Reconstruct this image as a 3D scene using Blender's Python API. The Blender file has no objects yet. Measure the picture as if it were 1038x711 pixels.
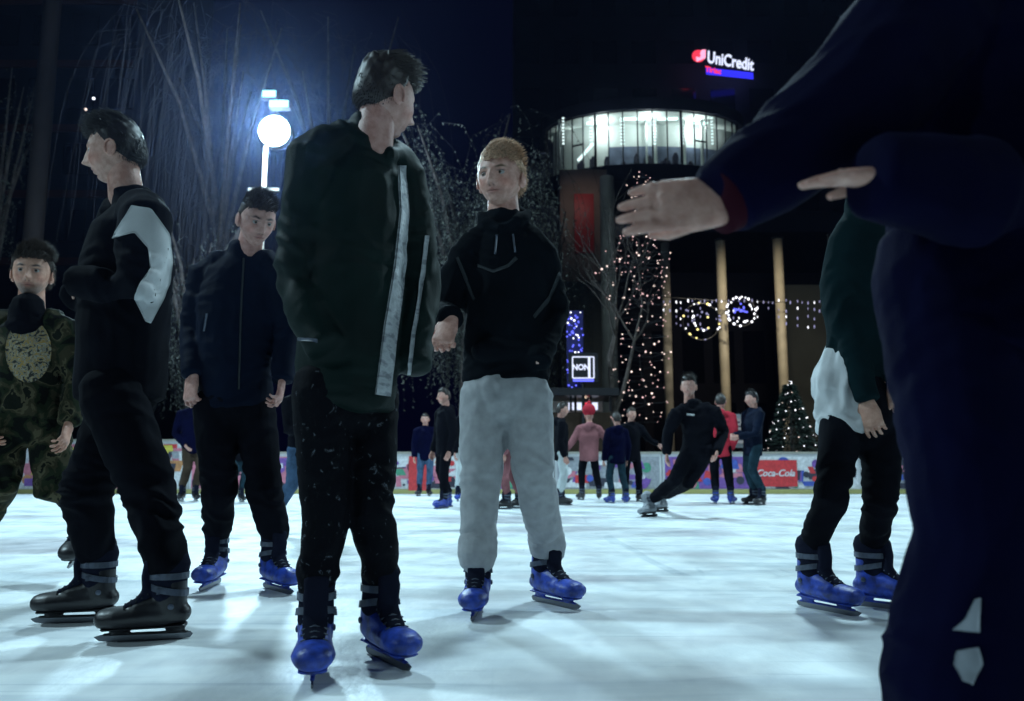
import bpy, bmesh, math, random
import numpy as np
from mathutils import Vector, Matrix, noise
from mathutils.bvhtree import BVHTree
R = math.radians
random.seed(7)
scene = bpy.context.scene
COL = scene.collection

# ---------------------------------------------------------------- camera
F = 815.0; CX = 519.0; CY = 355.5; HZ = 466.0; CAMZ = 0.60
PITCH = math.atan((HZ-CY)/F)
cam_d = bpy.data.cameras.new("camera"); cam = bpy.data.objects.new("camera", cam_d); COL.objects.link(cam)
cam.location = (0, 0, CAMZ); cam.rotation_euler = (R(90)+PITCH, 0, 0)
cam_d.sensor_width = 36; cam_d.lens = 36*F/1038; cam_d.clip_start = 0.05; cam_d.clip_end = 2000
scene.camera = cam
cam_d.dof.use_dof = True; cam_d.dof.focus_distance = 3.1; cam_d.dof.aperture_fstop = 3.5
UPV = Vector((0, -math.sin(PITCH), math.cos(PITCH))); FWD = Vector((0, math.cos(PITCH), math.sin(PITCH)))
CAMP = Vector((0, 0, CAMZ))

def ray(px, py):
    return Vector(((px-CX)/F, 0, 0)) + UPV*((CY-py)/F) + FWD
def W(px, py, Y):
    d = ray(px, py); return CAMP + d*(Y/d.y)
def G(px, py, z=0.0):
    d = ray(px, py); return CAMP + d*((z-CAMZ)/d.z)

# ---------------------------------------------------------------- materials
def mat(name, col, rough=0.7, metal=0.0, vary=0.0, vscale=8.0, bump=0.0, bscale=60.0, spec=0.5, sheen=0.0, emit=None, estr=0.0, attr=False, coat=0.0):
    m = bpy.data.materials.new(name); m.use_nodes = True
    nt = m.node_tree; b = nt.nodes['Principled BSDF']
    b.inputs['Base Color'].default_value = (*col, 1); b.inputs['Roughness'].default_value = rough
    b.inputs['Metallic'].default_value = metal; b.inputs['Specular IOR Level'].default_value = spec
    b.inputs['Sheen Weight'].default_value = sheen; b.inputs['Coat Weight'].default_value = coat
    tc = nt.nodes.new('ShaderNodeTexCoord')
    if attr:
        a = nt.nodes.new('ShaderNodeAttribute'); a.attribute_name = 'Col'
        nt.links.new(a.outputs['Color'], b.inputs['Base Color'])
    if vary > 0:
        n = nt.nodes.new('ShaderNodeTexNoise'); n.inputs['Scale'].default_value = vscale; n.inputs['Detail'].default_value = 6
        nt.links.new(tc.outputs['Object'], n.inputs['Vector'])
        r = nt.nodes.new('ShaderNodeValToRGB')
        r.color_ramp.elements[0].position = 0.32; r.color_ramp.elements[1].position = 0.68
        r.color_ramp.elements[0].color = (*[c*(1-vary) for c in col], 1)
        r.color_ramp.elements[1].color = (*[min(1, c*(1+vary)) for c in col], 1)
        nt.links.new(n.outputs['Fac'], r.inputs['Fac'])
        if not attr: nt.links.new(r.outputs['Color'], b.inputs['Base Color'])
    if bump > 0:
        n2 = nt.nodes.new('ShaderNodeTexNoise'); n2.inputs['Scale'].default_value = bscale; n2.inputs['Detail'].default_value = 5
        nt.links.new(tc.outputs['Object'], n2.inputs['Vector'])
        bp = nt.nodes.new('ShaderNodeBump'); bp.inputs['Strength'].default_value = bump; bp.inputs['Distance'].default_value = 0.01
        nt.links.new(n2.outputs['Fac'], bp.inputs['Height']); nt.links.new(bp.outputs['Normal'], b.inputs['Normal'])
    if emit:
        b.inputs['Emission Color'].default_value = (*emit, 1); b.inputs['Emission Strength'].default_value = estr
    return m

def ramp_mat(name, stops, scale=6.0, detail=4.0, rough=0.8, distort=0.0, const=True, stretch=(1, 1, 1), bump=0.3):
    m = bpy.data.materials.new(name); m.use_nodes = True; nt = m.node_tree; b = nt.nodes['Principled BSDF']
    b.inputs['Roughness'].default_value = rough; b.inputs['Specular IOR Level'].default_value = .08
    tc = nt.nodes.new('ShaderNodeTexCoord'); mp = nt.nodes.new('ShaderNodeMapping'); mp.inputs['Scale'].default_value = stretch
    n = nt.nodes.new('ShaderNodeTexNoise'); n.inputs['Scale'].default_value = scale; n.inputs['Detail'].default_value = detail
    n.inputs['Distortion'].default_value = distort
    nt.links.new(tc.outputs['Object'], mp.inputs[0]); nt.links.new(mp.outputs[0], n.inputs['Vector'])
    r = nt.nodes.new('ShaderNodeValToRGB'); r.color_ramp.interpolation = 'CONSTANT' if const else 'LINEAR'
    el = r.color_ramp.elements
    while len(el) < len(stops): el.new(0.5)
    for e, (p, c) in zip(el, stops): e.position = p; e.color = (*c, 1)
    nt.links.new(n.outputs['Fac'], r.inputs['Fac']); nt.links.new(r.outputs['Color'], b.inputs['Base Color'])
    bp = nt.nodes.new('ShaderNodeBump'); bp.inputs['Strength'].default_value = bump; bp.inputs['Distance'].default_value = 0.005
    n2 = nt.nodes.new('ShaderNodeTexNoise'); n2.inputs['Scale'].default_value = 90
    nt.links.new(tc.outputs['Object'], n2.inputs['Vector']); nt.links.new(n2.outputs['Fac'], bp.inputs['Height']); nt.links.new(bp.outputs['Normal'], b.inputs['Normal'])
    return m

def cloth(name, col, **k):
    a = dict(rough=0.9, vary=0.25, vscale=5, bump=0.15, bscale=260, spec=0.06, sheen=0.0); a.update(k)
    return mat(name, col, **a)

M = {}
M['skin'] = mat('skin', (.5, .33, .26), .5, attr=True, bump=.25, bscale=160, spec=.45)
def _mottle(m):
    nt = m.node_tree; b = nt.nodes['Principled BSDF']; a = [n for n in nt.nodes if n.type == 'ATTRIBUTE'][0]
    n = nt.nodes.new('ShaderNodeTexNoise'); n.inputs['Scale'].default_value = 38; n.inputs['Detail'].default_value = 6
    tc = [x for x in nt.nodes if x.type == 'TEX_COORD'][0]; nt.links.new(tc.outputs['Object'], n.inputs['Vector'])
    r = nt.nodes.new('ShaderNodeValToRGB'); r.color_ramp.elements[0].position = .35; r.color_ramp.elements[0].color = (.80, .66, .64, 1); r.color_ramp.elements[1].position = .62; r.color_ramp.elements[1].color = (1.06, 1, 1, 1)
    nt.links.new(n.outputs['Fac'], r.inputs['Fac']); x = nt.nodes.new('ShaderNodeMix'); x.data_type = 'RGBA'; x.blend_type = 'MULTIPLY'; x.inputs['Factor'].default_value = 1
    nt.links.new(a.outputs['Color'], x.inputs['A']); nt.links.new(r.outputs['Color'], x.inputs['B']); nt.links.new(x.outputs['Result'], b.inputs['Base Color'])
    b.inputs['Subsurface Weight'].default_value = .12; b.inputs['Subsurface Radius'].default_value = (.01, .004, .002); b.inputs['Subsurface Scale'].default_value = .6
_mottle(M['skin'])
M['navy'] = cloth('navy_cloth', (.0009, .0014, .015))
M['black'] = cloth('black_cloth', (.0035, .004, .007))
M['black_knit'] = cloth('black_knit', (.004, .006, .009), rough=.95)
M['coat'] = cloth('dark_nylon', (.0025, .0105, .0095), rough=.6, spec=.15)
M['teal'] = cloth('teal_cloth', (.003, .012, .015))
M['bluejk'] = cloth('dark_blue_cloth', (.003, .0065, .018), rough=.7)
M['grey_pants'] = cloth('grey_jersey', (.37, .375, .39), vary=.12, vscale=25)
M['silver'] = ramp_mat('silver_lining', [(0, (.16, .17, .18)), (.5, (.42, .44, .46)), (.62, (.22, .23, .25))], scale=22, detail=6, rough=.35, const=False, stretch=(1, 1, 2.2))
M['white_cloth'] = cloth('white_cloth', (.50, .51, .52), vary=.12, vscale=8)
M['faint'] = cloth('faint_grey_print', (.035, .04, .045))
M['jeans'] = cloth('blue_denim', (.05, .09, .16), vary=.35, vscale=14)
M['pale_jeans'] = cloth('pale_denim', (.22, .28, .36), vary=.25, vscale=14)
M['dark_jeans'] = cloth('petrol_denim', (.015, .035, .05), vary=.3, vscale=14)
M['white_pants'] = cloth('off_white_cloth', (.5, .55, .56), vary=.1)
M['pink'] = cloth('dusty_pink_cloth', (.24, .10, .11), vary=.3)
M['red'] = cloth('red_cloth', (.42, .03, .05))
M['maroon'] = cloth('maroon_cloth', (.025, .004, .010))
M['brown'] = cloth('brown_cloth', (.05, .035, .025))
M['distress'] = ramp_mat('speckled_denim', [(0, (.003, .0035, .006)), (.60, (.006, .0065, .009)), (.665, (.09, .10, .12)), (.695, (.003, .0035, .006))], scale=44, detail=5, distort=.8)
M['camo'] = ramp_mat('camouflage_cloth', [(0, (.005, .006, .005)), (.42, (.014, .020, .010)), (.50, (.035, .032, .018)), (.57, (.075, .066, .038)), (.62, (.008, .010, .007))], scale=11, detail=3, distort=.7)
M['emblem'] = ramp_mat('gold_grey_print', [(0, (.04, .04, .035)), (.43, (.22, .21, .17)), (.5, (.34, .22, .07)), (.56, (.30, .29, .24)), (.64, (.05, .05, .04))], scale=42, detail=5, distort=1.2)
M['plastic_blue'] = mat('blue_shell_plastic', (.018, .050, .33), .45, vary=.55, vscale=34, bump=.2, bscale=70)
M['plastic_slate'] = mat('slate_blue_plastic', (.03, .06, .13), .4, vary=.25, vscale=9)
M['plastic_black'] = mat('black_plastic', (.010, .010, .013), .42, vary=.3, vscale=12, bump=.15, bscale=50)
M['plastic_grey'] = mat('grey_plastic', (.22, .24, .27), .5, vary=.2, vscale=12)
M['liner'] = cloth('skate_liner', (.010, .012, .025))
M['strap'] = mat('grey_strap', (.06, .075, .11), .5, vary=.3, vscale=40)
M['steel'] = mat('blade_steel', (.16, .17, .19), .3, metal=1.0)
M['eye'] = mat('eye_white', (.55, .55, .55), .15, attr=True)
def hairmat(name, c): return mat(name, c, .5, vary=.45, vscale=90, spec=.5)
M['hair_black'] = hairmat('black_hair', (.010, .008, .010))
M['hair_brown'] = hairmat('brown_hair', (.045, .032, .026))
M['hair_blond'] = hairmat('blond_hair', (.62, .42, .29))
M['hair_dark'] = hairmat('dark_brown_hair', (.02, .013, .011))

# ---------------------------------------------------------------- mesh helpers
def new_mesh(name, verts, faces, m, parent=None, smooth=True, cols=None, loc=None):
    me = bpy.data.meshes.new(name); me.from_pydata([tuple(v) for v in verts], [], [tuple(f) for f in faces]); me.update()
    if smooth:
        me.polygons.foreach_set('use_smooth', [True]*len(me.polygons))
    if cols is not None:
        a = me.attributes.new('Col', 'FLOAT_COLOR', 'POINT')
        a.data.foreach_set('color', np.asarray(cols, dtype=np.float32).ravel())
    ms = m if isinstance(m, (list, tuple)) else [m]
    for x in ms: me.materials.append(x)
    o = bpy.data.objects.new(name, me); COL.objects.link(o)
    if parent is not None:
        o.parent = parent
        o.matrix_parent_inverse = Matrix.Identity(4)
        o.location = -parent_world(parent)
    return o
def parent_world(p):
    v = Vector(p.location)
    while p.parent is not None:
        p = p.parent; v += Vector(p.location)
    return v

def empty(name, loc, label, cat, group=None, kind=None):
    o = bpy.data.objects.new(name, None); COL.objects.link(o); o.location = loc; o.empty_display_size = .2
    tag(o, label, cat, group, kind); return o
def tag(o, label, cat, group=None, kind=None):
    o['label'] = label; o['category'] = cat
    if group: o['group'] = group
    if kind: o['kind'] = kind
    return o

class MB:
    """collects shapes as verts / faces"""
    def __init__(s): s.v = []; s.f = []; s.mi = []
    def add(s, vs, fs, mi=0):
        n = len(s.v); s.v += [tuple(x) for x in vs]; s.f += [tuple(i+n for i in f) for f in fs]; s.mi += [mi]*len(fs)
    def box(s, c, sz, rot=None, mi=0):
        x, y, z = [a/2 for a in sz]
        vs = [Vector((i*x, j*y, k*z)) for i in (-1, 1) for j in (-1, 1) for k in (-1, 1)]
        if rot: vs = [rot @ v for v in vs]
        vs = [v+Vector(c) for v in vs]
        s.add(vs, [(0, 1, 3, 2), (4, 6, 7, 5), (0, 4, 5, 1), (2, 3, 7, 6), (0, 2, 6, 4), (1, 5, 7, 3)], mi)
    def tube(s, pts, rad, n=8, xref=None, mi=0, cap=True):
        """pts: list of Vector, rad: list of (rx, ry) or floats"""
        pts = [Vector(p) for p in pts]; rings = []
        for i, p in enumerate(pts):
            a = pts[max(0, i-1)]; b = pts[min(len(pts)-1, i+1)]
            t = (b-a); t = t.normalized() if t.length > 1e-9 else Vector((0, 0, 1))
            x = Vector(xref) if xref is not None else (Vector((1, 0, 0)) if abs(t.x) < .8 else Vector((0, 1, 0)))
            x = (x - t*x.dot(t));
            if x.length < 1e-4: x = t.orthogonal()
            x.normalize(); y = t.cross(x)
            r = rad[i] if isinstance(rad, (list, tuple)) else rad
            rx, ry = r if isinstance(r, (list, tuple)) else (r, r)
            rings.append([p + x*(rx*math.cos(2*math.pi*k/n)) + y*(ry*math.sin(2*math.pi*k/n)) for k in range(n)])
        vs = [v for r in rings for v in r]; fs = []
        for i in range(len(pts)-1):
            for k in range(n):
                fs.append((i*n+k, i*n+(k+1) % n, (i+1)*n+(k+1) % n, (i+1)*n+k))
        if cap:
            fs.append(tuple(reversed(range(n)))); fs.append(tuple(range((len(pts)-1)*n, len(pts)*n)))
        s.add(vs, fs, mi)
    def ball(s, c, r, rot=None, seg=12, rings=8, mi=0):
        rx, ry, rz = r if isinstance(r, (list, tuple)) else (r, r, r)
        vs = []; c = Vector(c)
        for i in range(1, rings):
            th = math.pi*i/rings
            for k in range(seg):
                ph = 2*math.pi*k/seg
                v = Vector((rx*math.sin(th)*math.cos(ph), ry*math.sin(th)*math.sin(ph), rz*math.cos(th)))
                vs.append((rot @ v if rot else v)+c)
        t = Vector((0, 0, rz)); vs.append((rot @ t if rot else t)+c); vs.append((rot @ (-t) if rot else -t)+c)
        nt, nb = len(vs)-2, len(vs)-1; fs = []
        for i in range(rings-2):
            for k in range(seg):
                fs.append((i*seg+k, (i+1)*seg+k, (i+1)*seg+(k+1) % seg, i*seg+(k+1) % seg))
        for k in range(seg):
            fs.append((nt, k, (k+1) % seg)); fs.append((nb, (rings-2)*seg+(k+1) % seg, (rings-2)*seg+k))
        s.add(vs, fs, mi)
    def rtube(s, pts, rad, n=14, xref=None, mi=0, c0=1.0, c1=1.0):
        """tube with rounded end caps"""
        pts = [Vector(p) for p in pts]
        rad = [r if isinstance(r, (list, tuple)) else (r, r) for r in rad]
        def ext(p, d, r):
            out = []
            for a in (35, 65, 84):
                out.append((p + d*(min(r)*math.sin(R(a))), (r[0]*math.cos(R(a)), r[1]*math.cos(R(a)))))
            return out
        d0 = (pts[0]-pts[1]).normalized(); d1 = (pts[-1]-pts[-2]).normalized()
        a = [(pts[0]+(q[0]-pts[0])*c0, q[1]) for q in ext(pts[0], d0, rad[0])]; b = [(pts[-1]+(q[0]-pts[-1])*c1, q[1]) for q in ext(pts[-1], d1, rad[-1])]
        P = [x[0] for x in reversed(a)] + pts + [x[0] for x in b]
        Q = [x[1] for x in reversed(a)] + list(rad) + [x[1] for x in b]
        s.tube(P, Q, n, xref, mi)
    def build(s, name, m, parent=None, smooth=False):
        o = new_mesh(name, s.v, s.f, m, parent, smooth)
        if isinstance(m, (list, tuple)) and len(m) > 1: o.data.polygons.foreach_set('material_index', s.mi)
        return o

def fuse(mb, voxel, smooth=3, fac=.5):
    """voxel-union of all closed shapes in mb: one continuous surface; returns arrays"""
    me = bpy.data.meshes.new('tmp'); me.from_pydata(mb.v, [], mb.f)
    o = bpy.data.objects.new('tmp', me); COL.objects.link(o)
    md = o.modifiers.new('r', 'REMESH'); md.mode = 'VOXEL'; md.voxel_size = voxel
    if smooth:
        ms = o.modifiers.new('s', 'SMOOTH'); ms.factor = fac; ms.iterations = smooth
    dg = bpy.context.evaluated_depsgraph_get(); dg.update()
    e = o.evaluated_get(dg).to_mesh()
    v = np.empty(len(e.vertices)*3, np.float32); e.vertices.foreach_get('co', v); v = v.reshape(-1, 3)
    no = np.empty(len(e.vertices)*3, np.float32); e.vertices.foreach_get('normal', no); no = no.reshape(-1, 3)
    fs = [tuple(p.vertices) for p in e.polygons]
    o.evaluated_get(dg).to_mesh_clear()
    bpy.data.objects.remove(o); bpy.data.meshes.remove(me)
    return v.astype(float), fs, no

def folds(v, no, amp, fx=9.0, fz=17.0, seed=0.0, zone=None):
    out = v.copy()
    for i in range(len(v)):
        p = v[i]
        w = noise.noise(Vector((p[0]*4+seed, p[1]*4, p[2]*4)))
        q = Vector((p[0]*fx+seed+w*1.3, p[1]*fx, p[2]*fz+w*2.2))
        a = 1-abs(noise.noise(q))*2.2
        b = noise.noise(q*2.3)*.35
        k = amp*(zone(p) if zone else 1.0)
        out[i] = p + no[i]*(k*(a-.62+b))
    return out

# ---------------------------------------------------------------- head
def ico(sub):
    bm = bmesh.new(); bmesh.ops.create_icosphere(bm, subdivisions=sub, radius=1)
    bm.verts.ensure_lookup_table()
    v = np.array([x.co[:] for x in bm.verts]); f = [tuple(y.index for y in x.verts) for x in bm.faces]; bm.free()
    return v, f
ICO = {}
def gs(x, s): return np.exp(-(x/s)**2)
def skull(d):
    """unit directions -> head surface (front is -y, eye line z=0), in metres"""
    x, y, z = d[:, 0], d[:, 1], d[:, 2]
    X = x*.075; Y = y*.097 + .012; Z = z*.118
    lo = np.clip(-Z/.118, 0, 1)
    front = np.clip(-y, 0, 1)
    X = X*(1-.30*lo**1.6); X = X*(1+.05*gs(Z-.04, .04))
    Y = np.where(Y > 0, Y*(1-.55*np.clip((-Z-.02)/.09, 0, 1)), Y)
    # flatten the face
    Y = np.where(y < 0, Y*(1-.06*gs(X, .05)), Y)
    fm = (y < -.15)
    a = np.abs(X)
    nose = gs(X, .0105)*np.clip(1-(np.abs(Z+.012)/.040)**2, 0, 1)*(.008+.017*np.clip((.02-Z)/.055, 0, 1))
    nose = np.where((Z > .03) | (Z < -.046), 0, nose)
    tip = .013*gs(X, .011)*gs(Z+.034, .010) + .006*gs(a-.013, .006)*gs(Z+.038, .008)
    brow = .0045*gs(Z-.020, .010)*gs(a-.028, .022)
    sock = -.011*gs(a-.031, .015)*gs(Z-.002, .012)
    cheek = .005*gs(a-.047, .02)*gs(Z+.03, .022)
    lips = .0055*gs(X, .021)*(gs(Z+.059, .0055)+gs(Z+.071, .006)) - .004*gs(X, .024)*gs(Z+.065, .0028)
    chin = .009*gs(X, .022)*gs(Z+.098, .016) - .004*gs(X, .03)*gs(Z+.083, .006)
    Y = Y - np.where(fm, nose+tip+brow+sock+cheek+lips+chin, 0)
    return np.stack([X, Y, Z], 1)

def make_head(Mx, skin, lod, brow=(.03, .02, .02), stubble=0.0):
    sub = 6 if lod == 0 else 4
    if sub not in ICO: ICO[sub] = ico(sub)
    d, f = ICO[sub]; p = skull(d)
    X, Y, Z = p.T; a = np.abs(X); c = np.tile(np.array(skin), (len(p), 1))
    fr = (d[:, 1] < -.25)
    def mixc(w, col):
        nonlocal c
        w = (np.clip(w, 0, 1)*fr)[:, None]; c = c*(1-w)+np.array(col)*w
    mixc(.55*gs(a-.045, .02)*gs(Z+.035, .02), (skin[0]*1.1, skin[1]*.75, skin[2]*.7))
    mixc(.7*gs(X, .022)*gs(Z+.065, .010), (skin[0]*.75, skin[1]*.42, skin[2]*.42))
    mixc(1.6*gs(a-.031, .016)*gs(Z-.0215-.004*gs(a-.035, .01), .0045), brow)
    mixc(1.3*gs(a-.031, .013)*gs(Z-.009, .0022), (.03, .02, .02))
    mixc(.9*gs(X, .02)*gs(Z+.065, .0018), (.08, .03, .03))
    mixc(.8*gs(a-.007, .0035)*gs(Z+.047, .003), (.06, .03, .03))
    if stubble: mixc(stubble*gs(X, .05)*np.clip((-Z-.05)/.02, 0, 1)*(1-gs(X, .02)*gs(Z+.065, .012)), (.05, .04, .035))
    mb = MB()
    for s in (-1, 1):   # ears
        rot = Matrix.Rotation(R(-18*s), 3, 'Z')
        mb.ball((s*.076, .020, -.012), (.010, .021, .032), rot, 14, 10)
        mb.tube([Vector((s*(.083), .020+.018*math.cos(t), -.012+.028*math.sin(t))) for t in [i*math.pi/8*1.5-.9 for i in range(9)]], .0045, 6)
    mb.rtube([Vector((0, .030, -.03)), Vector((0, .036, -.10)), Vector((0, .042, -.17))], [(.052, .054), (.054, .056), (.060, .060)], 20, (1, 0, 0))
    ev = np.array(mb.v); ec = np.tile(np.array(skin)*np.array([1.0, .93, .93]), (len(ev), 1))
    n = len(p); v = np.vstack([p, ev]); f = list(f)+[tuple(i+n for i in q) for q in mb.f]; c = np.vstack([c, ec])
    c = np.hstack([c, np.ones((len(c), 1))])
    v = np.array([(Mx @ Vector(q))[:] for q in v])
    return v, f, c

def eyes(Mx, parent, look=0.0):
    for s in (-1, 1):
        mb = MB(); mb.ball((0, 0, 0), (.0118, .0100, .0118), Matrix.Rotation(R(90), 3, 'X'), 18, 14)
        v = np.array(mb.v); cols = []
        for q in v:
            dd = -q[1]/.0118; off = math.hypot(q[0]/.0118-look, q[2]/.0118)
            cols.append((.02, .015, .012, 1) if (off < .24 and dd > 0) else ((.09, .06, .045, 1) if (off < .5 and dd > 0) else (.34, .32, .31, 1)))
        v = [Mx @ (Vector(q)+Vector((s*.031, -.0600, .001))) for q in v]
        new_mesh('eye', v, mb.f, M['eye'], parent, True, cols)

def make_hair(Mx, m, parent, lod, style):
    """style: dict(front hairline height, side length, top length, flow vector, lift)"""
    sub = 5 if lod == 0 else 4
    if sub not in ICO: ICO[sub] = ico(sub)
    d, f = ICO[sub]; p = skull(d)
    rnd = random.Random(style.get('seed', 1))
    def cover(q):
        x, y, z = q
        fl = style.get('hl', .066)                 # front hairline height
        # hairline height as a function of the front/back position
        if y < -.03: h = fl - .05*max(0, .03-abs(x)) - (1.0*max(0, abs(x)-.048)) + .008*noise.noise(Vector((x*55, y*55, 3))) + .004*noise.noise(Vector((x*170, y*170, 9)))
        elif y < .02: h = fl + (y+.03)/.05*(-.01-fl) if abs(x) > .04 else fl*.5
        else: h = -.01 - (y-.02)/.07*.055
        return z-h
    base = []
    for q, dd in zip(p, d):
        cv = cover(q); k = max(-1, min(1, cv/.026))
        top = max(0, min(1, (q[2]-.045)/.05))
        t = style['side']*(1-top)+style['top']*top
        t *= .55 + .3*noise.noise(Vector(dd)*6)
        n = Vector(dd).normalized()
        base.append(Vector(q) + n*(t*k if k > 0 else .008*k) + Vector(style.get('push', (0, 0, 0)))*(top*max(k, 0)))
    mb = MB(); mb.add(base, f)
    cand = [i for i, q in enumerate(p) if cover(q) > -.005]
    N = int(style.get('n', 1600)*1.9) if lod == 0 else 260
    flow = Vector(style.get('flow', (0, -.5, .5)))
    for _ in range(N):
        i = rnd.choice(cand); q = base[i]; n = Vector(d[i]).normalized()
        top = max(0, min(1, (p[i][2]-.042)/.04)); L = (style['side']*1.3*(1-top)+style['top']*1.5*top)*rnd.uniform(.6, 1.25)
        jt = .10 if top > .15 else .2; j = Vector((rnd.gauss(0, jt), rnd.gauss(0, jt), rnd.gauss(0, jt)))
        dn = (n*(.22+.12*top) + (flow if top > .15 else Vector((0, .25, -.8)))*1.0 + j*.8).normalized()
        r0 = .0013 if lod == 0 else .0035
        q0 = q - n*.004; q1 = q0+dn*L*.55; q2 = q0+dn*L + (flow*.3+Vector((0, 0, -.15)))*L*.4
        mb.tube([q0, q1, q2], [r0, r0*.85, r0*.25], 3, cap=False)
    v = [Mx @ Vector(q) for q in mb.v]
    return new_mesh('hair', v, mb.f, m, parent, True)

# ---------------------------------------------------------------- hand
def hand_parts(mb, w, dr, nrm, side, curl=.5, spread=.06, sc=1.0, back=None, tuck=0.0):
    """w: wrist point, dr: hand direction, nrm: back-of-hand normal, side: +1/-1 thumb side"""
    dr = dr.normalized(); nrm = (nrm - dr*nrm.dot(dr)).normalized(); x = dr.cross(nrm)*side   # thumb side
    L = .092*sc
    bk = (back-w).normalized() if back is not None else -dr
    mb.rtube([w+bk*.07*sc, w+bk*.03*sc, w, w+dr*L*.45, w+dr*L], [(.028*sc, .024*sc), (.027*sc, .02*sc), (.027*sc, .018*sc), (.040*sc, .017*sc), (.041*sc, .0125*sc)], 16, x)
    lens = [.072, .080, .075, .058]
    for k in range(4):
        off = (1.5-k)*.0205*sc
        b = w + dr*(L-.012*sc) + x*off; dcur = (dr + x*((1.5-k)*spread)).normalized(); p = b; pts = [b]; ang = 0
        for sgi, fr in enumerate((.45, .32, .23)):
            ang += curl*(.55, .95, .7)[sgi]*(1+.12*k)
            dd = (dcur*math.cos(ang) - nrm*math.sin(ang)).normalized(); p = p + dd*lens[k]*sc*fr; pts.append(p)
        rr = [.0098*sc, .0088*sc, .0080*sc, .0066*sc]
        if k == 3: rr = [q*.88 for q in rr]
        mb.rtube(pts, rr, 10)
        mb.ball(pts[1], .0098*sc, seg=8, rings=6)
    b = w + dr*.022*sc + x*.024*sc
    t1 = b + (dr*(.6+tuck*.3)+x*(.75-.75*tuck)-nrm*(.25+.5*tuck)).normalized()*.042*sc; t2 = t1+(dr*.95+x*(.25-.4*curl)-nrm*(.3+.3*curl)).normalized()*.033*sc
    t3 = t2+(dr*.95-x*(.1+.5*curl)-nrm*(.3+.4*curl)).normalized()*.024*sc
    mb.rtube([b-dr*.01, t1, t2, t3], [.016*sc, .0125*sc, .0108*sc, .008*sc], 10)

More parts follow.
